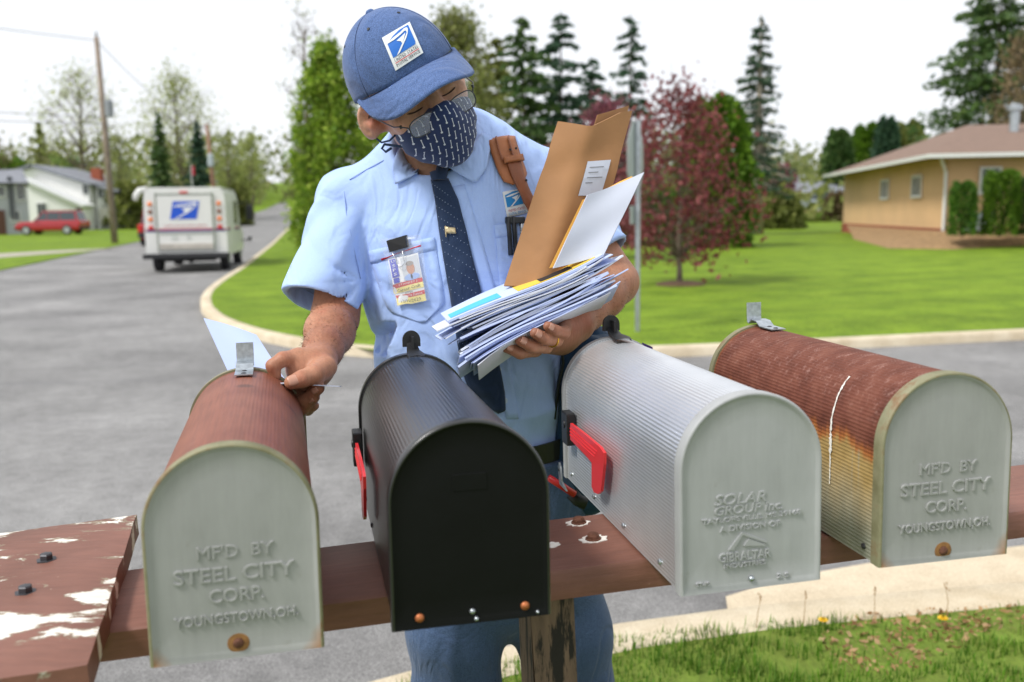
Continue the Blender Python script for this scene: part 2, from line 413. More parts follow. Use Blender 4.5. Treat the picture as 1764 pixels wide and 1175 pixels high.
# ================================================================== plants
def m_leaf(name, a, b, c=None, sc_=.8):
    t = NT(name); oi = t.n('ShaderNodeNewGeometry'); n = t.noise(sc_, 3)
    rnd = oi.outputs['Random Per Island']
    col = t.ramp(rnd, [(0, lin(a)), (.6, lin(b)), (1, lin(c or b))]); col = t.mix(.55, col, t.ramp(n, [(.3, .28), (.7, .72)]), 'OVERLAY')
    t.col(col); t.set(rough=.6, spec=.25)
    tr = t.n('ShaderNodeBsdfTranslucent'); t.l(col, tr.inputs[0]); mx = t.n('ShaderNodeMixShader'); mx.inputs[0].default_value = .38
    t.l(t.b.outputs[0], mx.inputs[1]); t.l(tr.outputs[0], mx.inputs[2]); t.l(mx.outputs[0], t.out.inputs[0]); return t.m
M_BARK = plain('bark', '6f6458', .95, var=.35, scale=6, bump=.6, bscale=18)
M_BARKD = plain('bark_dark', '4d443b', .95, var=.35, scale=6, bump=.6, bscale=18)
M_BARKP = plain('bark_pale', '9a9284', .95, var=.3, scale=6, bump=.6, bscale=18)
L_PEAR = m_leaf('leaf_fresh', '557620', '84a032', 'a8ba4c'); L_BUD = m_leaf('leaf_bud', '8f9b52', 'a9b36a', 'b7ba7c'); L_OLIVE = m_leaf('leaf_olive', '667037', '838b4a', '979a5c')
L_PINE = m_leaf('needle_dark', '2f4a36', '44604a', '567155'); L_PINE2 = m_leaf('needle_green', '3b5530', '506c38', '677c44'); L_PINEY = m_leaf('needle_olive', '59632f', '737a3c', '848549')
L_RED = m_leaf('leaf_red', '6b3438', '84454a', '9a5a58'); L_RED2 = m_leaf('leaf_red_dull', '744452', '8a5060', '955b5e')
L_CEDAR = m_leaf('cedar_green', '44641c', '5d7f24', '7a9a30'); L_SHRUB = m_leaf('shrub_green', '3e6322', '578231', '7da03c'); L_BROWN = m_leaf('twig_brown', '6d5d47', '857457', '958461')
L_WOOD = m_leaf('wood_far', '66703f', '7d8650', '918f62')

def quads(P, D, U, s, asp=1.0):
    """one leaf-sized lozenge per point: P centre, D length direction, U width direction"""
    s = np.asarray(s)[:, None]; a = P + D * s; b = P + U * s * .55 * asp + D * s * .1; c = P - D * s; d = P - U * s * .55 * asp + D * s * .1
    V = np.stack([a, b, c, d], 1).reshape(-1, 3); F = np.arange(len(P) * 4).reshape(-1, 4); return V, F
def rdir(n, rg):
    v = rg.normal(size=(n, 3)); return v / (np.linalg.norm(v, axis=1)[:, None] + 1e-9)
def leaf_mesh(name, P, rg, size, droop=0.0, flat=0.0, asp=1.0, D=None):
    n = len(P); D = rdir(n, rg) if D is None else D
    D[:, 2] -= droop; D[:, 2] *= (1 - flat); D /= np.linalg.norm(D, axis=1)[:, None] + 1e-9
    U = np.cross(D, rdir(n, rg)); U /= np.linalg.norm(U, axis=1)[:, None] + 1e-9
    V, F = quads(P, D, U, size * rg.uniform(.55, 1.25, n), asp); return mesh_np(name, V, F)
def limb(mb, a, b, r0, r1, rg, bend=.12, n=5, sides=6):
    a = np.asarray(a, float); b = np.asarray(b, float); L = np.linalg.norm(b - a); w = rg.normal(size=3) * L * bend
    pts = [a + (b - a) * t + w * math.sin(math.pi * t) + np.array([0, 0, .1 * L * math.sin(math.pi * t)]) for t in np.linspace(0, 1, n)]
    mb.tube(pts, list(np.linspace(r0, r1, n)), sides); return pts
def decid(name, base, H, W, trunk_frac, leafm, label, cat='tree', bark=None, nl=60, per=70, leaf=.2, seed=1, shape=1.0, spread=.16, group=None, tr=None, low=0.0, twig=True, flat=.8):
    """broad-leaved tree: trunk, limbs and twigs reaching out to foliage clumps"""
    rg = np.random.default_rng(seed); root = empty(name, base, 0, label, cat, group); mb = MB(); tr = tr or H * .022
    th = H * trunk_frac; lean = rg.normal(size=2) * H * .02
    trunk = [np.array([lean[0] * t, lean[1] * t, H * .86 * t]) + (rg.normal(size=3) * H * .006 if 0 < t < 1 else 0) for t in np.linspace(0, 1, 9)]
    mb.tube([(p[0], p[1], p[2] - (.1 if i == 0 else 0)) for i, p in enumerate(trunk)], [tr * (1.25 if i == 0 else 1 - .86 * i / 8) for i in range(9)], 8)
    cl = []
    for k in range(nl):
        u = (k + rg.uniform()) / nl; zt = th + (H * .98 - th) * u
        env = W * max(.12, math.sin(math.pi * min(1, (.18 + .82 * u)) ** shape)) ** .75 * rg.uniform(.35, 1.05)
        a = k * 2.39996 + rg.uniform(-.5, .5); c = np.array([math.cos(a) * env + lean[0] * u, math.sin(a) * env * flat + lean[1] * u, zt - low * env]); cl.append(c)
        hb = max(th * .75, min(H * .8, zt - env * rg.uniform(.6, 1.3))); i = hb / (H * .86) * 8; i0 = int(min(i, 7)); s0 = trunk[i0] + (trunk[i0 + 1] - trunk[i0]) * (i - i0)
        if twig:
            pts = limb(mb, s0, c, tr * .3 * (1.15 - u), tr * .05, rg, .1, 5, 5)
            for _ in range(3): q = pts[rg.integers(2, 5)]; limb(mb, q, q + rdir(1, rg)[0] * W * .28 + np.array([0, 0, W * .12]), tr * .09, tr * .03, rg, .1, 3, 4)
    cl = np.array(cl); n = nl * per; P = cl[rg.integers(0, nl, n)] + rg.normal(size=(n, 3)) * W * spread * rg.uniform(.5, 1.2, (n, 1))
    P[:, 2] = np.maximum(P[:, 2], .12)
    mb.build('trunk', bark or M_BARK, root, smooth=True); link('crown', leaf_mesh('crown', P, rg, leaf, .15), leafm, root); return root
def conifer(name, base, H, W, leafm, label, cat='tree', bark=None, seed=1, whorls=26, per=7, low=.06, leaf=.18, dens=26, droop=.25, gap=.12, power=.85, group=None, tr=None, xs=0):
    rg = np.random.default_rng(seed); root = empty(name, base, 0, label, cat, group); mb = MB(); tr = tr or H * .013
    mb.tube([(0, 0, -.15), (xs * .3, 0, H * .4), (xs, 0, H)], [tr * 1.2, tr * .7, tr * .08], 8); P = []; D = []
    for k in range(whorls):
        u0 = (k + .5) / whorls
        for j in range(per):
            if rg.uniform() < gap: continue
            u = min(.985, max(.01, u0 + rg.uniform(-.8, .8) / whorls)); z = H * (low + (1 - low) * u * .985); R = W * (1 - u) ** power * rg.uniform(.7, 1.12) + W * .03
            a = j * 2 * math.pi / per + k * 1.3 + rg.uniform(-.3, .3); r = R * rg.uniform(.6, 1.12); d = np.array([math.cos(a), math.sin(a), 0])
            tip = d * r + np.array([xs * u, 0, z - droop * r + rg.normal() * .05 * H / whorls]); s0 = np.array([xs * u, 0, z + .04 * r])
            mb.tube([s0, (s0 + tip) / 2 + np.array([0, 0, .06 * r]), tip], [tr * .2 * (1.1 - u), tr * .12 * (1.1 - u), tr * .04], 4)
            m = max(4, int(dens * (r / W) ** .8 * rg.uniform(.7, 1.2))); t = rg.uniform(.15, 1.03, m)
            side = np.array([-d[1], d[0], 0]); pos = s0 + (tip - s0) * t[:, None] + side * (rg.normal(size=m) * r * .17 * (1.1 - .5 * t))[:, None] + np.array([0, 0, 1]) * (rg.normal(size=m) * r * .05 - .04 * r)[:, None]
            P.append(pos); D.append(d + rg.normal(size=(m, 3)) * .55 - np.array([0, 0, .3]))
    P = np.concatenate(P); D = np.concatenate(D); D /= np.linalg.norm(D, axis=1)[:, None]
    mb.build('trunk', bark or M_BARKD, root, smooth=True); link('crown', leaf_mesh('crown', P, rg, leaf, .1, 0, .8, D), leafm, root); return root
def blob(name, base, H, W, leafm, label, seed=1, n=2600, leaf=.12, cat='shrub', power=2.6, group=None, depth=None):
    """clipped or dense shrub: leaf shell over a twiggy core, lumpy outline"""
    rg = np.random.default_rng(seed); root = empty(name, base, 0, label, cat, group); d = rdir(n, rg); d[:, 2] = np.abs(d[:, 2]) * 1.0
    zz = rg.uniform(.0, 1, n) ** .9; a = rg.uniform(0, 2 * math.pi, n)
    pr = (1 - np.abs(zz * 1.25 - .35).clip(0, 1) ** power) ** .5; lump = 1 + .1 * np.sin(a * 5 + zz * 9) + .08 * np.sin(a * 9 - zz * 14) + rg.normal(size=n) * .05
    rr = pr * lump * np.sqrt(rg.uniform(.45, 1, n)); P = np.stack([np.cos(a) * rr * W, np.sin(a) * rr * (depth or W), zz * H * (1 + .03 * np.sin(a * 3))], 1)
    D = np.stack([np.cos(a), np.sin(a), zz], 1) + rg.normal(size=(n, 3)) * .6
    mb = MB()
    for k in range(9):
        w = k * 2.4; mb.tube([(.03 * math.cos(w), .03 * math.sin(w), -.05), (W * .45 * math.cos(w), W * .45 * math.sin(w), H * .5), (W * .55 * math.cos(w + .3), W * .55 * math.sin(w + .3), H * .85)], [.03, .02, .006], 5)
    mb.build('stem', M_BARKD, root); link('foliage', leaf_mesh('foliage', P, rg, leaf, 0, 0, 1.1, D), leafm, root); return root
def base_at(px, y): p = aty(px, 400, y); return (float(p[0]), float(y), terr(y))
def hh(py, y, px=882): return float(aty(px, py, y)[2] - terr(y))
def ww(pxw, y): return pxw / FPX * y

# --- left side, beyond the side road
decid('budding_tree', base_at(150, 96), hh(118, 96, 145), ww(78, 96), .28, L_BUD, 'tall bare tree with pale buds behind the leftmost utility pole', nl=70, per=42, leaf=.15, seed=3, bark=M_BARK, spread=.2)
decid('budding_tree', base_at(322, 112), hh(128, 112, 320), ww(82, 112), .2, L_BUD, 'broad tree in pale green bud above the mail truck', nl=84, per=60, leaf=.18, seed=5, spread=.2)
conifer('spruce_tree', base_at(285, 88), hh(190, 88, 285), ww(36, 88), L_PINE2, 'narrow dark spruce above the left end of the mail truck roof', seed=8, leaf=.3, dens=34, gap=.02, low=.02)
conifer('spruce_tree', base_at(350, 94), hh(204, 94, 350), ww(42, 94), L_PINE, 'dark spruce beside the farther utility pole behind the truck', seed=9, leaf=.32, dens=36, gap=.02, low=.02)
conifer('evergreen_tree', base_at(82, 112), hh(208, 112, 82), ww(34, 112), L_PINEY, 'olive green evergreen rising behind the white house', seed=10, leaf=.36, dens=36, gap=.03, low=.02)
decid('bare_tree', base_at(213, 90), hh(228, 90, 213), ww(30, 90), .2, L_OLIVE, 'thin bare tree just right of the leftmost utility pole', nl=34, per=24, leaf=.14, seed=12, bark=M_BARKD, spread=.2)
decid('bare_tree', base_at(438, 125), hh(232, 125, 438), ww(26, 125), .25, L_BUD, 'slender budding tree right of the mail truck, above the road', nl=36, per=50, leaf=.2, seed=14, spread=.2)
decid('bare_tree', base_at(402, 125), hh(232, 125, 402), ww(26, 125), .25, L_OLIVE, 'slender bare tree over the right end of the mail truck roof', nl=30, per=34, leaf=.18, seed=15, spread=.2)
decid('bare_tree', base_at(5, 120), hh(240, 120, 5), ww(34, 120), .2, L_BROWN, 'twiggy bare tree above the grey house at the left border', nl=30, per=30, leaf=.16, seed=16, spread=.2)
for i, (x, y, top, w, lm, lab) in enumerate([(228, 86, 315, 42, L_OLIVE, 'olive bush at the foot of the leftmost utility pole trees'), (412, 96, 318, 22, L_OLIVE, 'low olive bush behind the right end of the mail truck'),
        (110, 118, 272, 60, L_SHRUB, 'green bush behind the roof of the white house'), (20, 122, 272, 46, L_CEDAR, 'bright green bush behind the grey house')]):
    blob('bush', base_at(x, y), hh(top, y, x), ww(w, y), lm, lab, seed=20 + i, n=2200, leaf=.34, power=2)
# --- the row behind the postman
decid('pear_tree', base_at(574, 33), hh(72, 33, 560), ww(74, 33), .04, L_PEAR, 'tall fresh green pear tree at the roadside left of the postman', nl=190, per=95, leaf=.095, seed=31, shape=.75, spread=.13, bark=M_BARKD, tr=.12)
decid('pear_tree', base_at(540, 52), hh(205, 52, 540), ww(32, 52), .05, L_CEDAR, 'smaller dark green tree behind the tall pear tree by the road', nl=60, per=60, leaf=.13, seed=32, shape=.8, spread=.15, bark=M_BARKD)
decid('bare_tree', base_at(536, 44), hh(-8, 44, 540), ww(52, 44), .3, L_OLIVE, 'leafless twiggy tree showing above the tall pear tree', nl=26, per=14, leaf=.07, seed=33, spread=.16)
decid('budding_tree', base_at(800, 52), hh(18, 52, 800), ww(92, 52), .15, L_OLIVE, 'olive budding tree right of the cap of the postman', nl=120, per=110, leaf=.13, seed=35, spread=.15)
blob('bush', base_at(650, 40), hh(222, 40, 650), ww(40, 40), L_PEAR, 'light green bush between the pear tree and the ear of the postman', seed=36, n=2400, leaf=.16, power=2)
conifer('pine_tree', base_at(905, 58), hh(24, 58, 905), ww(80, 58), L_PINE2, 'dark pine behind the leather shoulder strap', seed=41, leaf=.26, dens=60, gap=.12, power=.45, whorls=20, droop=.1)
conifer('pine_tree', base_at(968, 61), hh(18, 61, 968), ww(84, 61), L_PINE, 'dark pine with the tallest top above the brown envelope', seed=42, leaf=.26, dens=60, gap=.14, power=.45, whorls=20, droop=.1)
conifer('pine_tree', base_at(860, 66), hh(60, 66, 860), ww(76, 66), L_PINEY, 'olive pine between the budding tree and the dark pines', seed=43, leaf=.27, dens=56, gap=.1, power=.45, whorls=20, droop=.1)
conifer('pine_tree', base_at(1022, 64), hh(96, 64, 1022), ww(56, 64), L_PINE, 'short dark pine at the right end of the pine group', seed=44, leaf=.25, dens=48, gap=.1, power=.5, whorls=18, droop=.12)
conifer('pine_tree', base_at(1085, 60), hh(24, 60, 1085), ww(58, 60), L_PINE, 'ragged lone pine standing above the signpost', seed=45, leaf=.22, dens=46, gap=.3, power=.4, low=.2, whorls=18, droop=.05)
conifer('pine_tree', base_at(1303, 43), hh(24, 43, 1300), ww(66, 43), L_PINE, 'tall thin spruce with see-through branches left of the tan house', seed=46, leaf=.14, dens=46, gap=.24, power=.55, low=.2, bark=M_BARKP, tr=.3, whorls=26, droop=.12)
decid('red_maple', base_at(1172, 16.6), hh(148, 16.6, 1180), ww(136, 16.6), .2, L_RED, 'dark red leafed maple with a slim trunk on the lawn', nl=84, per=46, leaf=.06, seed=51, spread=.15, bark=M_BARK, tr=.055, shape=.95, low=.12)
decid('red_maple', base_at(1050, 25), hh(176, 25, 1050), ww(96, 25), .16, L_RED2, 'dull red tree behind the signpost and brown envelope', nl=90, per=60, leaf=.07, seed=52, spread=.15, bark=M_BARKD, tr=.09)
blob('arborvitae', base_at(1232, 31), hh(172, 31, 1240), ww(64, 31), L_CEDAR, 'big green arborvitae behind the red maple', seed=53, n=9000, leaf=.13, cat='tree', power=2.4)
blob('arborvitae', base_at(1130, 33), hh(330, 33, 1130), ww(60, 33), L_SHRUB, 'low wide green shrub behind the signpost pole', seed=54, n=5200, leaf=.12, power=3)
decid('spruce_tree', base_at(1345, 70), hh(290, 70, 1345), ww(34, 70), .1, L_RED2, 'small reddish tree behind the tall thin spruce', nl=40, per=34, leaf=.16, seed=55, spread=.18)
# --- right side, behind and around the tan house
for i, (x, y, top, w, lm, lab) in enumerate([(1440, 86, 228, 26, L_PINE2, 'dark round tree left of the house roof'), (1490, 90, 218, 34, L_CEDAR, 'green round tree behind the house roof'), (1522, 84, 208, 22, L_PINE, 'dark green tree peeking over the house roof'),
        (1560, 92, 215, 34, L_OLIVE, 'pale olive tree behind the house roof, left of the big fir')]):
    blob('far_tree', base_at(x, y), hh(top, y, x), ww(w, y), lm, lab, seed=60 + i, n=3000, leaf=.4, cat='tree', power=2)
conifer('fir_tree', base_at(1702, 58), hh(-70, 58, 1700), ww(150, 58), L_PINE2, 'huge ragged fir tree behind the tan house', seed=66, leaf=.24, dens=120, gap=.2, power=.5, low=.1, whorls=26, per=9, droop=.14)
decid('bare_tree', base_at(1750, 50), hh(60, 50, 1750), ww(60, 50), .2, L_BROWN, 'brown twiggy tree in front of the fir at the right border', nl=60, per=50, leaf=.12, seed=67, spread=.18)
blob('clipped_shrub', base_at(1657, 33.2), hh(318, 33.2, 1657), ww(22, 33.2), L_SHRUB, 'rounded clipped shrub with yellow tips at the house corner', seed=71, n=5600, leaf=.055, power=5)
blob('clipped_shrub', base_at(1722, 33.4), hh(296, 33.4, 1722), ww(28, 33.4), L_CEDAR, 'tall square clipped shrub under the dark house window', seed=72, n=9000, leaf=.055, power=9)
blob('clipped_shrub', base_at(1782, 33.4), hh(306, 33.4, 1782), ww(28, 33.4), L_PINE2, 'dark clipped shrub cut by the right border', seed=73, n=5000, leaf=.055, power=7)
for i, (x, y, top, w, lm, lab) in enumerate([(1345, 52, 330, 36, L_OLIVE, 'dull bush left of the parked silver car'), (1440, 70, 332, 20, L_BROWN, 'brownish bush beside the corner of the tan house')]):
    blob('bush', base_at(x, y), hh(top, y, x), ww(w, y), lm, lab, seed=80 + i, n=2000, leaf=.2, power=2)
# --- far wood closing the view
rg = np.random.default_rng(90); P = []
for k in range(900):
    a = rg.uniform(-175, 190); yy = rg.uniform(150, 215)
    if -.262 < a / yy < -.232: continue
    hgt = rg.uniform(4, 13) * (1 if a < 40 else .75); m = 42
    P.append(np.array([a, yy, terr(yy)]) + np.stack([rg.normal(size=m) * 2.4, rg.normal(size=m) * 2, rg.uniform(0, 1, m) ** .8 * hgt], 1))
P = np.concatenate(P); tag(link('woodland', leaf_mesh('woodland', P, rg, .7), L_WOOD), 'far hazy woodland on the hillside behind the houses', 'woodland', kind='stuff')

P = []
for k in range(150):
    a = rg.uniform(-15, 26); yy = rg.uniform(66, 82); hgt = rg.uniform(1.6, 4.2); m = 40
    P.append(np.array([a, yy, terr(yy)]) + np.stack([rg.normal(size=m) * 1.3, rg.normal(size=m) * 1.2, rg.uniform(0, 1, m) ** .9 * hgt], 1))
P = np.concatenate(P); tag(link('undergrowth', leaf_mesh('undergrowth', P, rg, .42), L_OLIVE), 'dense undergrowth closing the back of the big lawn', 'undergrowth', kind='stuff')
# --- grass blades of the near verge
def blades(name, x0, x1, y0, y1, n, hmin, hmax, wd, m, seed, z, inside, lean=.5):
    rg = np.random.default_rng(seed); X = rg.uniform(x0, x1, n); Y = rg.uniform(y0, y1, n); k = inside(X, Y); X, Y = X[k], Y[k]; n = len(X)
    tuft = .55 + .6 * (np.sin(X * 9 + 2 * np.sin(Y * 7)) * np.sin(Y * 11 + X * 3) * .5 + .5); H = rg.uniform(hmin, hmax, n) * tuft
    a = rg.uniform(0, 2 * math.pi, n); d = np.stack([np.cos(a), np.sin(a), 0 * a], 1); s = np.stack([-np.sin(a), np.cos(a), 0 * a], 1) * (wd * rg.uniform(.6, 1.3, n))[:, None]
    B = np.stack([X, Y, z(X, Y)], 1); ln = (lean * rg.uniform(.2, 1.2, n) * H)[:, None]; up = np.array([0, 0, 1.])
    M = B + up * (H * .6)[:, None] + d * ln * .35; T = B + up * (H * .93)[:, None] + d * ln
    V = np.stack([B - s, B + s, M + s * .75, M - s * .75, T], 1).reshape(-1, 3); i = np.arange(n) * 5
    F = [(a_, a_ + 1, a_ + 2, a_ + 3) for a_ in i.tolist()] + [(a_ + 3, a_ + 2, a_ + 4) for a_ in i.tolist()]
    return link(name, mesh_np(name, V, F), m)
L_BLADE = m_leaf('grass_blade', '40651a', '628c26', '94a052', 3.0); L_DRY = m_leaf('dry_leaf', '8c6a48', 'b08a63', 'c9ab86', 9.0)
nl_y = np.array([p[1] for p in near_line]); nl_x = np.array([p[0] for p in near_line])
def bare_soil(X, Y): return (X > .55) & (np.sin(X * 5.1 + 1.2) + np.sin(X * 11 + Y * 6) * .5 + (X - 1.05) * 1.6 > .1) & (Y > np.interp(X, nl_x, nl_y) - .30 - .1 * np.sin(X * 7))
tag(blades('grass', -1.0, 3.2, .2, 3.4, 95000, .022, .065, .0023, L_BLADE, 5, lambda x, y: 0 * x + .09, lambda X, Y: (Y < np.interp(X, nl_x, nl_y) - .025) & (np.sin(X * 13 + 3 * np.sin(Y * 9)) * np.sin(Y * 17 + X * 5) > -.55) & ~(bare_soil(X, Y) & (np.random.default_rng(1).uniform(size=len(X)) < .8))), 'short green grass on the near verge under the mailboxes', 'grass', kind='stuff')
rg = np.random.default_rng(91); n = 9000; X = rg.uniform(.5, 3.0, n); Y = rg.uniform(1.9, 3.2, n); k = bare_soil(X, Y) & (Y < np.interp(X, nl_x, nl_y) - .01); X, Y = X[k], Y[k]
P = np.stack([X, Y, .098 + rg.uniform(0, .02, len(X))], 1); tag(link('leaf_litter', leaf_mesh('leaf_litter', P, rg, .009 * rg.choice([.5, .8, 1.2, 1.7], len(P)), 0, .6), L_DRY), 'brown leaf litter and wood chips by the near kerb', 'leaf litter', kind='stuff')
def lawn_in(X, Y):
    return np.ones(len(X), bool)

M_DAND = plain('dandelion_yellow', 'f2c21a', .7); M_STEM = plain('stem_green', '7c8f46', .7); M_SEED = plain('weed_stalk', '9b7a52', .9)
for px, py, lab in [(1412, 1064, 'yellow dandelion by the near kerb under the silver mailbox side'), (1616, 1061, 'yellow dandelion by the near kerb under the rusty mailbox'), (1760, 974, 'yellow dandelion on a tall stalk at the right border')]:
    g = gnd(px, py + 14, .1); hgt = .045 if py > 1000 else .18
    if py < 1000: g = gnd(px, 1045, .1)
    r = empty('dandelion', (g[0], g[1] - .03, .09), 0, lab, 'flower'); MB().tube([(0, 0, 0), (.004, 0, hgt * .6), (0, 0, hgt)], .0018, 6).build('stem', M_STEM, r)
    mb = MB()
    for ring, (rr, zz, nn) in enumerate([(.015, 0, 14), (.011, .004, 12), (.006, .007, 9)]):
        for j in range(nn):
            a = 2 * math.pi * j / nn + ring; c = Vector((math.cos(a), math.sin(a), 0)); s = Vector((-c.y, c.x, 0)) * .0028; z = Vector((0, 0, hgt + zz))
            mb.add([z - s * .5, z + s * .5, z + c * rr + s, z + c * rr * 1.1, z + c * rr - s], [(0, 1, 2, 3, 4)])
    mb.build('flower_head', M_DAND, r, fix=False)
for i, (px, py) in enumerate([(1300, 1078), (1380, 1074), (1500, 1066), (1625, 1058)]):
    g = gnd(px, py, .1); mb = MB(); rg = np.random.default_rng(i)
    mb.tube([(0, 0, 0), (.004, 0, .06), (.012 - .006 * i, 0, .11)], [.0016, .0012, .0008], 5)
    for j in range(7): mb.lathe([(.0005, 0), (.0022, .003), (.0006, .008)], (.011 - .005 * i + rg.normal() * .003, rg.normal() * .003, .1 + j * .004), 5)
    o = mb.build('weed_stalk', M_SEED); o.location = (g[0], g[1] - .02, .092)
    tag(o, ['thin weed stalk at the kerb under the silver mailbox', 'thin weed stalk right of the silver mailbox', 'thin weed stalk below the rusty mailbox', 'thin weed stalk at the far right of the kerb'][i], 'weed')
# ================================================================== buildings
M_WHITEW = plain('white_siding', 'ececea', .7, var=.05, scale=.6); M_GREYW = plain('grey_siding', 'a9adb2', .75, var=.06, scale=.6)
M_TRIM = plain('white_trim', 'd8dad8', .5, var=.04); M_GLASSD = plain('window_glass', '33383f', .12, var=.2, scale=.8, spec=.7)
M_SHING = plain('grey_shingle', '7c7f86', .9, var=.2, scale=3, bump=.4, bscale=12); M_SHINGB = plain('brown_shingle', '7a6457', .9, var=.14, scale=5, bump=.5, bscale=22)
M_BRICK = plain('brick', '96513a', .9, var=.25, scale=9); M_DOOR = plain('door_brown', '5c3a2e', .6); M_GARAGE = plain('garage_white', 'd5d2c8', .6)
M_TAN = plain('tan_siding', 'd4b083', .7, var=.06, scale=.9); M_METAL = plain('galvanised', 'b3b9bd', .38, .85, var=.15, scale=12)
def house_frame(o, ang):                              # local x along the wall, y into the house
    c, s = math.cos(ang), math.sin(ang); return lambda x, y, z: (o[0] + x * c - y * s, o[1] + x * s + y * c, o[2] + z)
def wall_box(mb, x0, x1, y0, y1, z0, z1): mb.box(((x0 + x1) / 2, (y0 + y1) / 2, (z0 + z1) / 2), (x1 - x0, y1 - y0, z1 - z0)); return mb
def window(parent, c, w, h, ang=0, frame=.07):        # window in a wall facing local -y (ang=0) or -x (ang=pi/2 turn)
    R = Matrix.Rotation(ang, 3, 'Z'); mb = MB()
    for dx, dz, sx, sz in ((0, h / 2, w + frame, frame), (0, -h / 2, w + frame * 1.6, frame * 1.2), (-w / 2, 0, frame, h - frame), (w / 2, 0, frame, h - frame), (0, 0, frame * .6, h - frame)):
        mb.box(Vector(c) + R @ Vector((dx, 0, dz)), (sx, .08, sz), R)
    f = mb.build('window', M_TRIM, parent)
    MB().box(Vector(c) + R @ Vector((0, .03, 0)), (w, .02, h), R).build('pane', M_GLASSD, f)
# --- the tan ranch house on the right
A = np.array([14.05, 30.0]); B = np.array([16.1, 45.0]); ua = math.atan2(-(B[0] - A[0]), B[1] - A[1])
hs = empty('ranch_house', (A[0], A[1], .5), ua, 'tan ranch house with pinkish brown hip roof behind clipped shrubs', 'house')
WH, LX, LY, ov = 2.62, 15.0, 15.1, .75
mb = MB(); wall_box(mb, .03, LX, .03, LY, -.5, WH); mb.build('wall', M_TAN, hs)
mb = MB(); nb = 17; bh = (WH - .3) / nb                 # lap siding: each course leans out over the one below
for k in range(nb):
    z0 = .3 + k * bh
    mb.add([(.0, LY, z0), (.0, .0, z0), (.026, .0, z0 + bh), (.026, LY, z0 + bh), (.03, LY, z0), (.03, 0, z0)], [(0, 1, 2, 3), (0, 4, 5, 1)])
    mb.add([(0, 0, z0), (LX, 0, z0), (LX, .026, z0 + bh), (0, .026, z0 + bh), (LX, .03, z0), (0, .03, z0)], [(0, 1, 2, 3), (0, 5, 4, 1)])
mb.build('siding', M_TAN, hs, fix=False)
mb = MB(); wall_box(mb, -.04, LX, -.04, LY, -.6, .29); mb.build('foundation', M_BRICK, hs)
x0, x1, y0, y1 = -ov, LX + ov, -ov, LY + ov; rz = WH + 1.55; rx0, rx1 = 6.6, LX - 6.6
rp = [(x0, y0, WH), (x1, y0, WH), (x1, y1, WH), (x0, y1, WH), (3.0, LY / 2, rz), (LX - 3.0, LY / 2, rz)]
mb = MB(); mb.add(rp, [(0, 1, 5, 4), (1, 2, 5), (2, 3, 4, 5), (3, 0, 4), (0, 3, 2, 1)]); roof = mb.build('roof', M_SHINGB, hs)
mb = MB()
for (a, b) in (((x0, y0), (x1, y0)), ((x0, y0), (x0, y1))):
    c = ((a[0] + b[0]) / 2 - (.05 if a[0] == b[0] else 0), (a[1] + b[1]) / 2 - (.05 if a[1] == b[1] else 0), WH - .05); mb.box(c, (abs(b[0] - a[0]) + .1, abs(b[1] - a[1]) + .1, .12))
mb.build('gutter', M_TRIM, hs)
mb = MB(); mb.lathe([(.16, 0), (.16, .85), (.26, .87), (.26, 1.05), (.05, 1.12)], (3.8, 5.0, WH + .95), 14); mb.build('vent_pipe', M_METAL, roof, smooth=False)
for yy in (3.1, 7.4): window(hs, (-.045, yy, 1.72), 1.0, .72, -math.pi / 2)
window(hs, (5.2, -.045, 1.95), 4.4, .8); window(hs, (1.3, -.045, 1.8), .6, .8)
mb = MB(); mb.tube([(-.3, -.3, WH - .1), (-.06, -.06, WH - .55), (-.06, -.06, .1)], .05, 8); mb.build('downspout', M_TRIM, hs)
mb = MB(); mb.box((1.4, -.35, .55), (.7, .5, .6), None, .04); tag(mb.build('utility_box', plain('box_grey', '8d959c', .5)), 'small grey utility box against the tan house corner', 'utility box'); bpy.data.objects['utility_box'].location = (A[0] - .6, A[1] - .3, .45)
# mulch bed before it
fr = [gnd(*q, .1) for q in [(1470, 412), (1530, 428), (1640, 430), (1764, 424), (1900, 416)]]
bk = [(15.6, 43), (14.2, 33.5), (13.9, 29.8), (18, 29.2), (24, 28.4)]
mb = MB(); rows = []
for f, b in zip(fr, bk):
    rows.append([(f[0] + (b[0] - f[0]) * t, f[1] + (b[1] - f[1]) * t, terr(f[1]) + .104 + (.62 - terr(f[1])) * min(1, t * 1.0) ** .8 * (1 if t < .99 else 1)) for t in np.linspace(0, 1, 8)])
mb.grid(rows); o = mb.build('planting_bed', plain('mulch', '8f7350', .95, var=.3, scale=6, bump=.6, bscale=20), fix=False); o['kind'] = 'structure'
if sum(p.normal.z for p in o.data.polygons) < 0: o.data.flip_normals()
for nm, x in (('clipped_shrub', 1657), ('clipped_shrub.001', 1722), ('clipped_shrub.002', 1782)):
    ob = bpy.data.objects[nm]; yy = 27.6; p = aty(x, 402, yy); s = yy / 33.3; ob.location = (p[0], yy, p[2] - .05); ob.scale = (s, s, s * .9)
# --- far tan house between the spruce and the ranch house
p = base_at(1368, 84); hf = empty('far_house', p, 0, 'distant tan house with a grey roof between spruce and ranch house', 'house')
sx = ww(90, 84); MB().box((sx * .56, 3.5, 1.2), (sx * .85, 7, 2.8)).build('wall', M_TAN, hf)
mb = MB(); mb.add([(-.6, -.6, 2.4), (sx + .8, -.6, 2.6), (sx + .8, 7.6, 2.6), (-.6, 7.6, 2.4), (sx * .3, 3.5, 4.1), (sx * .9, 3.5, 4.1)], [(0, 1, 5, 4), (1, 2, 5), (2, 3, 4, 5), (3, 0, 4), (0, 3, 2, 1)]); mb.build('roof', M_SHING, hf)
window(hf, (sx * .45, -.05, 1.4), 1.1, 1.0)
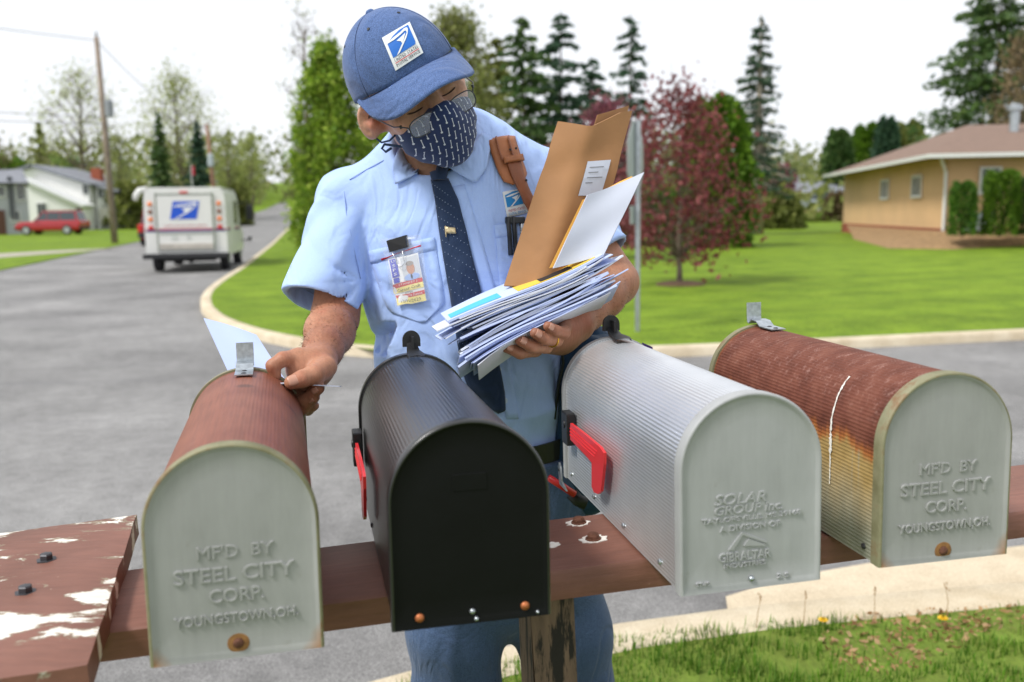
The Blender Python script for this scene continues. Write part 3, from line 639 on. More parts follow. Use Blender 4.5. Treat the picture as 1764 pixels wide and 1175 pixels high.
# --- white split-level house on the left
Yh = 82.0; S = Yh / FPX
def hx(px): return float(aty(px, 380, Yh)[0])
def hz(px, py): return float(aty(px, py, Yh)[2])
o0 = (hx(10), Yh, terr(Yh)); hw = empty('white_house', o0, 0, 'white split-level house with two gables behind the red parked car', 'house')
def lx_(px): return hx(px) - o0[0]
def lz_(px, py): return hz(px, py) - o0[2]
gab = [(lx_(12), -.3), (lx_(142), -.3), (lx_(142), lz_(142, 318)), (lx_(48), lz_(48, 287)), (lx_(12), lz_(12, 299))]
mb = MB(); mb.prism(gab, 1.6, 10, lambda x, z, h: (x, h, z)); mb.build('wall', M_WHITEW, hw)
low = [(lx_(52), -.3), (lx_(146), -.3), (lx_(146), lz_(146, 356)), (lx_(52), lz_(52, 312))]
mb = MB(); mb.prism(low, -.4, 1.595, lambda x, z, h: (x, h, z)); mb.build('wall_wing', M_WHITEW, hw)
wing = [(lx_(146), -.3), (lx_(182), -.3), (lx_(182), lz_(182, 330)), (lx_(146), lz_(146, 322))]
mb = MB(); mb.prism(wing, 2.6, 9, lambda x, z, h: (x, h, z)); mb.build('wall_wing', M_WHITEW, hw)
def slab(parent, a, b, d0, d1, th, m, name='roof'):
    mb = MB(); ax, az = a; bx_, bz = b; L = math.hypot(bx_ - ax, bz - az); nx, nz = -(bz - az) / L, (bx_ - ax) / L
    if nz < 0: nx, nz = -nx, -nz
    mb.prism([(ax, az), (bx_, bz), (bx_ + nx * th, bz + nz * th), (ax + nx * th, az + nz * th)], d0, d1, lambda x, z, h: (x, h, z)); return mb.build(name, m, parent)
g = lambda px, py: (lx_(px), lz_(px, py))
slab(hw, g(46, 285), g(150, 319), 1.1, 10.5, .22, M_SHING); slab(hw, g(50, 285), g(6, 300), 1.1, 10.5, .22, M_SHING); slab(hw, g(48, 309), g(152, 357), -.9, 1.58, .2, M_TRIM); slab(hw, g(140, 318), g(190, 330), 2.0, 9.5, .2, M_SHING)
window(hw, (lx_(78), -.45, lz_(78, 362)), .8, 1.2); window(hw, (lx_(138), 1.55, lz_(138, 326)), .55, .9); window(hw, (lx_(155), 2.55, lz_(155, 332)), .5, .9); window(hw, (lx_(167), 2.55, lz_(167, 334)), .6, .9)
MB().box((lx_(141), -.44, lz_(141, 374)), (.45, .08, 1.6)).build('door', M_DOOR, hw); MB().box((lx_(164), 2.5, lz_(164, 372)), (1.3, .12, 1.5)).build('garage_door', M_GARAGE, hw)
MB().box((lx_(122), 6, lz_(122, 296)), (.9, .8, 1.2)).build('chimney', M_BRICK, hw)
# --- grey house cut by the left border
Yh = 70.0; S = Yh / FPX; o0 = (hx(50), Yh, terr(Yh)); hg = empty('grey_house', o0, .47, 'grey house with dark windows cut by the left border', 'house')
mb = MB(); mb.prism([(lx_(-70), -.3), (lx_(50), -.3), (lx_(50), lz_(50, 318)), (lx_(-70), lz_(-70, 318))], 0, 8, lambda x, z, h: (x, h, z)); mb.build('wall', M_GREYW, hg)
mb = MB(); e = lz_(0, 316); r_ = lz_(0, 288); mb.add([(lx_(-75), -.6, e), (lx_(54), -.6, e), (lx_(54), 8.6, e), (lx_(-75), 8.6, e), (lx_(-75), 4, r_), (lx_(46), 4, r_)], [(0, 1, 5, 4), (1, 2, 5), (2, 3, 4, 5), (3, 0, 4), (0, 3, 2, 1)]); mb.build('roof', M_SHING, hg)
window(hg, (lx_(10), -.05, lz_(10, 330)), .6, .8); window(hg, (lx_(41), -.05, lz_(41, 330)), .55, 1.3); window(hg, (lx_(30), -.05, lz_(30, 372)), .6, .8)
MB().box((lx_(3), -.06, lz_(3, 384)), (1.0, .08, 1.9)).build('door', M_DOOR, hg); MB().box((lx_(26), -.07, lz_(26, 340)), (.35, .1, 3.0)).build('shutter', plain('shutter_dark', '55585e', .7), hg)
MB().box((lx_(-2), 4, lz_(0, 283)), (.9, .8, 1.5)).build('chimney', M_BRICK, hg)
# driveway strip
dv = [P2(*q, .03) for q in [(0, 437), (110, 431), (215, 427), (140, 433), (0, 444)]]
o = sheet('driveway', [(dv[0][0] - 12, dv[0][1] + 2.5), dv[0], dv[1], dv[2], dv[3], dv[4], (dv[4][0] - 12, dv[4][1] + 2)], .036, plain('driveway_gravel', 'a39c92', .95, var=.2))

# ================================================================== vehicles
M_TYRE = plain('tyre_rubber', '26262a', .85, var=.2); M_RIM = plain('rim_metal', 'b9bdc2', .35, .7); M_BLACKP = plain('black_plastic', '222326', .55, var=.15)
M_CGLASS = plain('car_glass', '3a434b', .08, var=.1, spec=.8)
M_AMBER = plain('amber_lamp', 'e8761c', .2, var=.1); M_REDL = plain('red_lamp', 'c5201c', .2, var=.1); M_BROWNL = plain('dull_lamp', '7a4a2c', .3)
def wheel(parent, c, r, w, side):
    t = MB().lathe([(r * .62, -w / 2), (r * .93, -w / 2), (r, -w * .36), (r, w * .36), (r * .93, w / 2), (r * .62, w / 2)], c, 22, 'X').build('wheel', M_TYRE, parent, smooth=False)
    auto_smooth(t, 35); mb = MB(); x = c[0] + side * w * .42
    mb.lathe([(r * .64, -.02), (r * .58, .01), (r * .2, .0), (r * .17, .03)], (x, c[1], c[2]), 18, 'X')
    for k in range(5):
        a = k * 1.2566; mb.box((x + side * .015, c[1] + math.cos(a) * r * .38, c[2] + math.sin(a) * r * .38), (.03, r * .16, r * .42), Matrix.Rotation(a - math.pi / 2, 3, 'X'))
    mb.build('rim', M_RIM, t); return t
def car(name, loc, rz, paint, label, L=4.6, W=1.82, H=1.68):
    """wagon or off-roader; local +y is forward"""
    root = empty(name, loc, rz, label, 'car'); st = []
    prof = [(-.5, .38, .86), (-.485, .3, .95), (-.46, .28, 1.0), (.18, .28, .98), (.42, .3, .9), (.485, .34, .78), (.5, .4, .68)]      # y/L, bottom, belt height
    mb = MB(); rows = []
    for yy, zb, zt in prof:
        hw = W / 2 * (1 - .5 * max(0, abs(yy) - .4) ** 1.2 * 1.6); rows.append([(sx * hw, yy * L, z) for sx, z in ((-.86, zb), (-.98, zb + .12), (-1, (zb + zt) / 2), (-.96, zt - .06), (-.88, zt), (.88, zt), (.96, zt - .06), (1, (zb + zt) / 2), (.98, zb + .12), (.86, zb))])
    mb.grid([r + [r[0]] for r in rows]); n = len(rows[0]) + 1; mb.f.append(tuple(range(n - 1))); mb.mi.append(0); k = (len(rows) - 1) * n; mb.f.append(tuple(k + i for i in range(n - 1))[::-1]); mb.mi.append(0)
    auto_smooth(mb.build('body', paint, root), 35)
    gp = [(-.47, .98, .80), (-.43, H, .68), (.06, H + .01, .68), (.22, .97, .8)]; mb = MB(); rows = [[(-w * W / 2, yy * L, z), (w * W / 2, yy * L, z)] for yy, z, w in gp]
    V = [p for r in rows for p in r]; mb.add(V, [(0, 1, 3, 2), (2, 3, 5, 4), (4, 5, 7, 6), (0, 2, 4, 6), (1, 7, 5, 3), (0, 6, 7, 1)]); mb.build('cabin', paint, root)
    def pane(pts): mb = MB(); mb.add(pts, [tuple(range(len(pts)))]); mb.build('window', M_CGLASS, root, fix=False)
    for s in (-1, 1):
        q = lambda yy, z: (s * (W / 2 * (.80 - .12 * (z - .98) / (H - .98)) + .008), yy * L, z)
        for y0, y1, y2, y3 in ((-.44, -.415, -.2, -.2), (-.19, -.19, .0, .0), (.01, .01, .062, .19)): pane([q(y0, 1.02), q(y1, H - .08), q(y2, H - .08), q(y3, 1.02)])
    pane([(-.68, -.47 * L - .005, 1.04), (.68, -.47 * L - .005, 1.04), (.58, -.435 * L - .01, H - .08), (-.58, -.435 * L - .01, H - .08)]); pane([(-.66, .215 * L + .01, 1.0), (.66, .215 * L + .01, 1.0), (.56, .07 * L + .02, H - .06), (-.56, .07 * L + .02, H - .06)])
    for s in (-1, 1):
        for yy in (-.31, .32): wheel(root, (s * (W / 2 - .09), yy * L, .34), .34, .22, s)
        MB().box((s * .74, -.5 * L + .01, .8), (.2, .08, .32), None, .02).build('tail_light', M_REDL, root); MB().box((s * .62, .492 * L, .68), (.36, .08, .16), None, .03).build('headlight', M_RIM, root)
        MB().box((s * (W / 2 + .06), .16 * L, 1.04), (.16, .1, .14), None, .03).build('mirror', M_BLACKP, root)
    MB().box((0, -.5 * L, .48), (W * .92, .14, .2), None, .04).build('bumper', M_BLACKP, root); MB().box((0, .5 * L - .02, .46), (W * .9, .14, .2), None, .04).build('bumper', M_BLACKP, root)
    for s in (-1, 1): MB().tube([(s * .52, -.4 * L, H + .05), (s * .52, .03 * L, H + .05)], .02, 6).build('roof_rail', M_BLACKP, root)
    return root
M_CARRED = plain('car_red', 'a8232c', .25, .1, var=.05, coat=.6); M_CARRED2 = plain('car_dark_red', '8f2430', .25, .1, var=.05, coat=.6); M_CARSIL = plain('car_silver', 'aab4bd', .3, .4, var=.05, coat=.5)
p = gnd(92, 404, .04); car('parked_car', (p[0], p[1], p[2] - .01), math.pi / 2, M_CARRED, 'red station wagon parked side on before the white house')
p = gnd(262, 424, .03); car('parked_car', (p[0], p[1] + 2.3, p[2]), .12, M_CARRED2, 'dark red car seen from behind, half hidden by the mail truck')
p = base_at(1412, 74); car('parked_car', (p[0], p[1], p[2] + .75), 1.2, M_CARSIL, 'small silver car parked far off, left of the tan house')
MB().box((p[0], p[1], p[2] + .35), (9, 7, .8), None, .3).build('terrace', M_FIELD)['kind'] = 'structure'

# --- the eagle emblem: outlines in a unit square
EAGLE = [[(.0, .70), (.10, .76), (.30, .82), (.62, .87), (.78, .93), (.90, .92), (.93, .84), (.88, .70), (.82, .66), (.84, .78), (.78, .82), (.60, .76), (.30, .70)],
         [(.36, .60), (.58, .66), (.78, .72), (.64, .50), (.52, .36), (.50, .48)],
         [(.80, .66), (.88, .68), (.74, .48), (.30, .04), (.16, .0), (.44, .28), (.66, .50)]]
def emblem(fn, parent, base_poly, m_blue, m_white, lift, names=('emblem_field', 'emblem_eagle')):
    """fn(u, v, lift) -> point; blue field with the white eagle laid just above it"""
    def patch(poly, up, name, m):
        bm = bmesh.new(); bm.faces.new([bm.verts.new((u, v, 0)) for u, v in poly]); bm.normal_update(); bmesh.ops.triangulate(bm, faces=bm.faces[:], ngon_method='EAR_CLIP')
        for k in range(1, 10):
            for no in ((1, 0, 0), (0, 1, 0)): bmesh.ops.bisect_plane(bm, geom=bm.verts[:] + bm.edges[:] + bm.faces[:], plane_co=(k / 10, k / 10, 0), plane_no=no)
        bm.verts.index_update()
        V = [fn(v.co.x, v.co.y, up) for v in bm.verts]; F = [tuple(v.index for v in f.verts) for f in bm.faces]; bm.free(); return V, F
    V, F = patch(base_poly, lift, '', None); MB().add(V, F).build(names[0], m_blue, parent, fix=False)
    mb = MB()
    for e in EAGLE: V, F = patch(e, lift * 2, '', None); mb.add(V, F)
    mb.build(names[1], m_white, parent, fix=False)
# --- the mail truck
M_TRUCK = plain('truck_white', 'dcdcd9', .4, var=.03, coat=.2); M_TRUCKG = plain('truck_seam', '8d9488', .6); M_BLUE = plain('emblem_blue', '1552c8', .4, var=.06); M_STRR = plain('stripe_red', 'b0263c', .45); M_STRB = plain('stripe_blue', '2d3f88', .45)
p = gnd(325, 469, .0); t_rot = math.radians(10.5)
tk = empty('mail_truck', (p[0], p[1], terr(p[1])), t_rot, 'white mail truck with blue eagle emblem driving away on the side road', 'truck')
TW, TH = 1.98, 2.12
sect = [(-1, .42), (-1, 1.0), (-.985, 1.85), (-.95, 2.03), (-.86, 2.10), (-.5, TH), (.5, TH), (.86, 2.10), (.95, 2.03), (.985, 1.85), (1, 1.0), (1, .42)]
mb = MB(); rows = []
for yy, hm, wm in ((0.0, 1, 1), (.03, 1.004, 1.004), (3.0, 1, 1), (3.12, .99, .99)): rows.append([(x * TW / 2 * wm, yy, .42 + (z - .42) * hm) for x, z in sect])
mb.grid(rows); n = len(sect); mb.f.append(tuple(range(n))); mb.mi.append(0); mb.f.append(tuple((len(rows) - 1) * n + i for i in range(n))[::-1]); mb.mi.append(0); mb.f.append((0, n, 2 * n, 3 * n, 3 * n + n - 1, 2 * n + n - 1, n + n - 1, n - 1)); mb.mi.append(0)
auto_smooth(mb.build('body', M_TRUCK, tk), 30)
mb = MB(); mb.prism([(3.12, .42), (4.4, .45), (4.45, .9), (4.1, 1.08), (3.7, 1.12), (3.12, 1.95)], -TW / 2 * .96, TW / 2 * .96, lambda y, z, h: (h, y, z)); mb.build('hood', M_TRUCK, tk)
mb = MB(); mb.box((0, -.02, 1.24), (1.32, .05, 1.36), None, .012); door = mb.build('rear_door', M_TRUCK, tk)
mb = MB()
for k in range(1): mb.box((0, -.052, .98), (1.3, .012, .02))
mb.box((-.68, -.03, 1.27), (.03, .04, 1.46)); mb.box((.68, -.03, 1.27), (.03, .04, 1.46)); mb.box((0, -.03, 1.96), (1.33, .04, .03)); mb.build('door_track', M_TRUCKG, door)
mb = MB(); mb.box((0, -.06, .66), (1.28, .03, .14), None, .01); mb.build('door_sill', plain('sill_metal', 'b9b3aa', .5), door)
for s in (-1, 1):
    for z, m in ((1.72, M_AMBER), (1.53, M_BROWNL), (1.34, M_AMBER), (1.14, M_REDL)): MB().lathe([(.0, -.0), (.055, 0), (.055, .03), (.03, .045)], (s * .83, -.0, z), 14, R=Matrix.Rotation(math.pi / 2, 3, 'X')).build('tail_light', m, tk)
MB().box((0, -.03, 2.0), (.2, .05, .05), None, .012).build('brake_light', M_REDL, tk)
mb = MB(); mb.box((0, -.12, .42), (TW + .1, .26, .13), None, .03); mb.build('bumper', M_BLACKP, tk)
mb = MB(); mb.box((0, .3, .34), (1.3, .3, .14)); mb.tube([(.0, -.02, .36), (0, .6, .3)], .09, 8); mb.tube([(-.8, .85, .34), (.8, .85, .34)], .05, 8); mb.build('underbody', M_BLACKP, tk)
for s in (-1, 1):
    for yy in (.75, 3.7): wheel(tk, (s * (TW / 2 - .16), yy, .34), .34, .2, s)
bh = .035
def stripe(z, m, nm):
    mb = MB(); mb.box((0, -.052, z), (1.3, .008, bh)); mb.box((-.82, -.004, z), (.28, .012, bh)); mb.box((.82, -.004, z), (.28, .012, bh))
    for s in (-1, 1): mb.box((s * (TW / 2 + .004), 1.55, z), (.012, 3.0, bh))
    mb.build(nm, m, tk)
stripe(1.085, M_STRR, 'stripe'); stripe(1.045, M_STRB, 'stripe')
emblem(lambda u, v, l: (-.36 + u * .64 + v * .09, -.047 - l, 1.34 + v * .44), tk, [(0, 0), (1, 0), (1, 1), (0, 1)], M_BLUE, plain('emblem_white', 'e6e8ea', .5), .006)
V, F = mesh_vf(text_mesh('UNITED STATES POSTAL SERVICE', .07)); MB().add([(x, -.049, 1.17 + y) for x, y, z in V], F).build('lettering', M_STRR, tk, fix=False)
for s, x in ((1, -.28), (1, .06)): MB().box((x, -.05, .88), (.15 if x < 0 else .08, .012, .1)).build('plate', plain('plate_grey', 'c4c7c2', .5), tk)
mb = MB(); mb.box((TW / 2 + .006, 2.1, 1.5), (.012, .8, .62), None, .005); mb.build('side_window', M_CGLASS, tk)
mb = MB(); mb.box((TW / 2 + .01, 1.2, 1.2), (.02, .9, 1.2), None, .008); mb.build('side_door', M_TRUCK, tk)
mb = MB(); mb.tube([(TW / 2, 3.0, 1.75), (TW / 2 + .3, 3.1, 1.8), (TW / 2 + .3, 3.1, 1.2), (TW / 2, 3.0, 1.15)], .02, 6); mb.box((TW / 2 + .3, 3.1, 1.5), (.2, .06, .42), None, .03); mb.build('mirror', M_BLACKP, tk)
mb = MB(); mb.tube([(TW / 2, 3.6, .7), (TW / 2 + .2, 3.7, .72)], .02, 6); mb.box((TW / 2 + .22, 3.7, .74), (.1, .05, .12), None, .02); mb.build('mirror', M_BLACKP, tk)
mb = MB(); mb.tube([(-TW / 2 + .1, .12, 2.10), (-TW / 2 - .08, .1, 2.06), (-TW / 2 - .16, .08, 1.95), (-TW / 2 - .2, .08, 1.82)], [.07, .075, .075, .055], 10); mb.build('awning_arm', M_TRUCK, tk, smooth=True)
mb = MB(); mb.box((0, 1.5, 2.115), (TW * .93, 3.0, .03), None, .012); mb.build('roof_panel', M_TRUCK, tk)

# ================================================================== poles, wires, sign
M_POLE = plain('pole_wood', '8d7f72', .95, var=.25, scale=3, bump=.5, bscale=10); M_WIRE = plain('wire', '6d7076', .6)
p = gnd(198, 419, .03); topz = aty(166, 64, p[1])
pl = empty('utility_pole', tuple(p), 0, 'weathered utility pole left of the mail truck, leaning slightly', 'utility pole'); tp = topz - p
MB().tube([(0, 0, -.3), tuple(tp * .5), tuple(tp)], [.17, .14, .11], 12).build('pole', M_POLE, pl, smooth=True)
q = tp * .66; MB().lathe([(.18, 0), (.2, .05), (.2, .75), (.14, .82)], (q[0] + .3, q[1], q[2] - .4), 14).build('transformer', plain('transformer_grey', '8b9096', .5), pl)
MB().tube([(.14, 0, .2), tuple(tp * .5 + v3(.15, 0, 0)), tuple(tp * .97 + v3(.1, 0, 0))], .02, 6).build('conduit', M_WIRE, pl)
MB().lathe([(.03, 0), (.06, .05), (.04, .14), (.06, .2), (.02, .26)], tuple(tp), 10).build('insulator', plain('insulator', '70757b', .3), pl)
y2 = 78; b2 = base_at(376, y2); t2 = aty(356, 214, y2); pl2 = empty('utility_pole', b2, 0, 'second utility pole rising behind the mail truck roof', 'utility pole'); tp2 = t2 - np.array(b2)
MB().tube([(0, 0, -.3), tuple(tp2 * .5), tuple(tp2)], [.2, .17, .13], 12).build('pole', plain('pole_brown', '8a6a58', .95, var=.2), pl2, smooth=True)
MB().lathe([(.2, 0), (.24, .06), (.24, .95), (.16, 1.05)], tuple(tp2 * .6 + v3(.1, -.35, 0)), 14).build('transformer', plain('transformer_pale', 'aab4bb', .45), pl2)
def wire(a, b, sag, label):
    a, b = np.array(a), np.array(b); mb = MB(); mb.tube([a + (b - a) * t - np.array([0, 0, sag * 4 * t * (1 - t)]) for t in np.linspace(0, 1, 16)], .016, 5); o = mb.build('power_line', M_WIRE); tag(o, label, 'power line', 'wires from the leaning pole')
pt = np.array(p)
wire(pt + tp * .985, (-42, 14, 10.6), .5, 'highest thin wire running left from the leaning pole'); wire(pt + tp * .62, (-40, 22, 6.9), .4, 'middle thin wire running left from the leaning pole'); wire(pt + tp * .585, (-40, 22, 6.4), .4, 'lowest thin wire running left from the leaning pole')
wire(pt + tp * .985, np.array(b2) + tp2 * .97, .7, 'thin wire between the two utility poles')
fb = base_at(336, 92); fl = empty('flagpole', fb, 0, 'small flag on a pole seen above the mail truck roof', 'flag'); MB().tube([(0, 0, 0), (0, 0, hh(283, 92, 333))], .05, 8).build('pole', M_TRIM, fl)
z1 = hh(286, 92, 333); mb = MB(); mb.grid([[(.05 + .07 * i, .05 * math.sin(i * 1.2), z1 - j * .45) for j in range(3)] for i in range(5)], .02); mb.build('cloth', M_STRR, fl)
# sign seen edge on
M_SIGN = plain('sign_back', 'a9b2b0', .45, .5, var=.1, scale=5); p = gnd(1098, 571, .1)
sg = empty('stop_sign', (p[0], p[1], p[2]), math.radians(68 + 180), 'grey back of an octagonal road sign on a metal post, nearly edge on', 'sign')
s_ = p[1] / FPX; top = hh(206, p[1], 1108) - .1
MB().prism([(-.035, -.02), (-.02, -.02), (-.012, .02), (.012, .02), (.02, -.02), (.035, -.02), (.035, -.015), (.024, -.013), (.016, .026), (-.016, .026), (-.024, -.013), (-.035, -.015)], -.3, top, lambda x, y, h: (x, y, h)).build('post', M_METAL, sg)
rr = .38; cz = top - .42; oc = [(math.cos(math.pi / 8 + k * math.pi / 4) * rr, math.sin(math.pi / 8 + k * math.pi / 4) * rr * 1.12 + cz) for k in range(8)]
MB().prism(oc, -.034, -.029, lambda x, z, h: (x, h, z)).build('panel', M_SIGN, sg)
MB().prism(oc, -.0345, -.0352, lambda x, z, h: (x * .99, h, cz + (z - cz) * .99)).build('face', plain('sign_red', 'a81f26', .4), sg)
MB().box((0, -.03, cz - .62), (.45, .006, .2)).build('street_plate', M_SIGN, sg)
for dz in (.22, -.22): MB().lathe([(.012, 0), (.012, .012), (.004, .016)], (0, .03, cz + dz), 8, R=Matrix.Rotation(-math.pi / 2, 3, 'X')).build('bolt', M_METAL, sg)
tag(MB().lathe([(.45, 0), (.42, .03), (.25, .06), (.02, .07)], (aty(1172, 497, 16.5)[0], 16.5, terr(16.5) + .1), 18).build('mulch_ring', plain('mulch_dark', '5a4632', .95, var=.3, bump=.5)), 'dark mulch ring around the foot of the red maple', 'mulch')
# ================================================================== mailbox stand
BW = .168; BD = .484
BOX = [dict(p=(-.2802, .8789, -.4394), yaw=.2422, ht=.2204, tilt=.0018), dict(p=(-.0452, .9141, -.4229), yaw=.223, ht=.2165, tilt=-.0024),
       dict(p=(.263, .9788, -.4164), yaw=.2094, ht=.2217, tilt=-.0199), dict(p=(.5002, 1.03, -.4082), yaw=.1963, ht=.2228, tilt=-.0132)]
def m_brownpaint(name, chips):
    t = NT(name); n = t.noise(5, 5, .6); g = t.noise(14, 6, .65, t.mapping((1.2, 9, 9)))
    c = t.ramp(n, [(.3, lin('6b473a')), (.7, lin('855c4f'))]); c = t.mix(.3, c, t.ramp(g, [(.3, .3), (.7, .72)]), 'OVERLAY')
    sp = t.vor(55); c = t.mix(t.math('MULTIPLY', t.ramp(sp, [(.03, 1.), (.07, 0.)]), t.ramp(t.noise(3, 2), [(.55, 0.), (.62, .8)])), c, lin('c9b49c'))
    h = g
    if chips:                                        # peeled patches down to old white paint, with bare wood round them
        m = t.noise(9.5, 7, .66, t.mapping((.8, 1.5, 1), loc=(.37, 1.9, 0)), .35); wood = t.ramp(m, [(.515, 0.), (.53, 1.)]); wht = t.ramp(m, [(.54, 0.), (.55, 1.)])
        c = t.mix(wood, c, lin('8c7e6a')); c = t.mix(wht, c, t.ramp(g, [(.3, lin('cfcabf')), (.7, lin('efece6'))])); h = t.mix(.5, g, t.math('SUBTRACT', 1.0, wood))
    t.col(c); t.set(rough=.55, spec=.35); t.bump(h, .35, .003); return t.m
M_BEAM = m_brownpaint('brown_paint', False); M_BOARD = m_brownpaint('peeling_paint', True)
def m_post():
    t = NT('old_post'); g = t.noise(9, 6, .7, t.mapping((6, 6, .7))); m = t.ramp(t.noise(13, 6, .7, t.mapping((3, 3, .5))), [(.52, 0.), (.58, 1.)])
    c = t.mix(m, t.ramp(g, [(.3, lin('5b4a3d')), (.7, lin('7a6452'))]), lin('1f1a17')); t.col(c); t.set(rough=.8); t.bump(g, .6, .006); return t.m
M_OLDPOST = m_post()
O_ = v3(-.2802, .8789, CAM_H - .4394); E_ = v3(.5002, 1.03, CAM_H - .4082); U_ = (E_ - O_) / np.linalg.norm(E_ - O_); Vv = np.cross(v3(0, 0, 1), U_); Vv /= np.linalg.norm(Vv); Ww = np.cross(U_, Vv)
BF = np.stack([U_, Vv, Ww], 1)                                   # beam frame: along, back, up
BM4 = Matrix([list(BF[i]) + [float(O_[i])] for i in range(3)] + [[0, 0, 0, 1]])
def to_beam(px, py, w=0.0):                                      # photo pixel -> beam-frame (u, v) on the plane at height w
    d = BF.T @ ray(px, py); o = BF.T @ (CAM_O - O_); t = (w - o[2]) / d[2]; q = o + d * t; return q[0], q[1]
beam = empty('mailbox_stand', (0, 0, 0), 0, 'brown painted plank rail on a post carrying four mailboxes', 'mailbox stand'); beam.matrix_world = BM4
mb = MB(); L0, L1, v0, v1 = -1.1, 1.35, .112, .296
us = np.linspace(L0, L1, 26); rows = []
rg = np.random.default_rng(4)
for u in us:
    w_ = [rg.normal() * .0007 for _ in range(8)]; b = .004
    rows.append([(u, v0 + w_[0], -.037), (u, v0 + w_[0], -.001 - b), (u, v0 + b + w_[1], -.001 + w_[2]), (u, (v0 + v1) / 2, -.0015 + w_[3]), (u, v1 - b + w_[4], -.001 + w_[5]), (u, v1 + w_[6], -.001 - b), (u, v1, -.037), (u, v0 + w_[0], -.037)])
mb.grid(rows); auto_smooth(mb.build('rail', M_BEAM, beam), 45)
pu = to_beam(962, 1040, -.04)[0]
mb = MB(); hw = .0275; rows = []
for k, z in enumerate(np.linspace(-1.05, -.0375, 9)): rows.append([(pu + sx * hw + rg.normal() * .0008, .19 + sy * .045 + rg.normal() * .001, z) for sx, sy in ((-1, -1), (1, -1), (1, 1), (-1, 1), (-1, -1))])
mb.grid(rows); mb.build('post', M_OLDPOST, beam)
M_WHITECHIP = plain('old_white_paint', 'e4e0d8', .7, var=.08, scale=60, bump=.3); M_RUST = plain('rusty_bolt', '6b4636', .8, .3, var=.35, scale=90, bump=.5, bscale=200); M_STEELB = plain('dark_bolt', '4a4a4e', .5, .6, var=.3, scale=60)
for i, (px, py, r) in enumerate([(997, 901, .0165), (1022, 929, .018), (950, 939, .012)]):
    u, v = to_beam(px, py); rg = np.random.default_rng(i); poly = [(u + math.cos(a) * r * k * 1.1, v + math.sin(a) * r * k * .85) for a, k in zip(np.linspace(0, 2 * math.pi, 23)[:-1], rg.uniform(.72, 1.1, 22))]
    MB().prism(poly, -.0012, .0006).build('paint_chip', M_WHITECHIP, beam)
    if i < 2: MB().lathe([(.011, .0004), (.0105, .002), (.0085, .0022), (.008, .006), (.006, .0085), (.001, .0092)], (u, v, 0), 10).build('bolt', M_RUST, beam)
# the loose board lying across the left end of the rail
A1 = np.array(to_beam(234, 882, .03)); B1 = np.array(to_beam(150, 1138, .03)); dr = (B1 - A1) / np.linalg.norm(B1 - A1); lf = np.array([-1., 0.]); n_ = np.array([-dr[1], dr[0]]); n_ = n_ if n_[0] < 0 else -n_
bd = empty('cross_board', tuple(O_ + BF @ v3(A1[0], A1[1], .0)), 0, 'brown board with white peeling paint lying across the left end of the rail', 'board')
LB = float(np.linalg.norm(B1 - A1)); WB = .3; mb = MB(); rows = []; rg = np.random.default_rng(3)
for i, tt in enumerate(np.linspace(0, 1, 12)):
    row = []
    for j, ss in enumerate(np.linspace(0, 1, 9)):
        q = A1 + dr * LB * tt + n_ * WB * ss + (rg.normal(size=2) * .0006 if i in (0, 11) or j in (0, 8) else 0); row.append(tuple(BF @ v3(q[0] - A1[0], q[1] - A1[1], .03 + rg.normal() * .0006 - (.004 if (i in (0, 11) or j in (0, 8)) else 0))))
    rows.append(row)
mb.grid(rows, .029, down=tuple(-BF[:, 2])); o = mb.build('plank', M_BOARD, bd); auto_smooth(o, 50)
for px, py in ((80, 964), (44, 1020)):
    u, v = to_beam(px, py, .03); c = BF @ v3(u - A1[0], v - A1[1], .029)
    MB().lathe([(.0125, 0), (.0125, .0015), (.008, .002), (.008, .0075), (.0065, .009), (.001, .0095)], tuple(c), 6).build('bolt', M_STEELB, bd)

# ================================================================== mailboxes
def arch(w, h, base=0.0, na=40, ns=10, ripple=0.0, pitch=.0046):
    """outline bottom-left -> over the arch -> bottom-right, optionally corrugated"""
    r = w / 2; hs = h - r
    if not ripple:
        P = [(-r, base + (hs - base) * i / ns) for i in range(ns)] + [(-r * math.cos(math.pi * i / na), hs + r * math.sin(math.pi * i / na)) for i in range(na + 1)] + [(r, hs - (hs - base) * (i + 1) / ns) for i in range(ns)]
        return P
    L = 2 * (hs - base) + math.pi * r; n = int(L / pitch) * 4; P = []
    for i in range(n + 1):
        s = L * i / n; off = ripple * math.cos(2 * math.pi * s / pitch)
        if s < hs - base: P.append((-r - off, base + s))
        elif s < hs - base + math.pi * r: a = (s - (hs - base)) / r; P.append((-(r + off) * math.cos(a), hs + (r + off) * math.sin(a)))
        else: P.append((r + off, hs - (s - (hs - base) - math.pi * r)))
    return P
def fit_text(body, width, height, ext=.0006, bev=.0004, slant=0.0, space=1.0):
    V, F = mesh_vf(text_mesh(body, .02, ext, bev, space=space)); mn, mx = V.min(0), V.max(0); s = np.array([width / (mx[0] - mn[0]), height / (mx[1] - mn[1])]); c = (mn + mx) / 2
    V = V.copy(); V[:, 0] = (V[:, 0] - c[0]) * s[0]; V[:, 1] = (V[:, 1] - c[1]) * s[1]; V[:, 0] += V[:, 1] * slant; return V, F
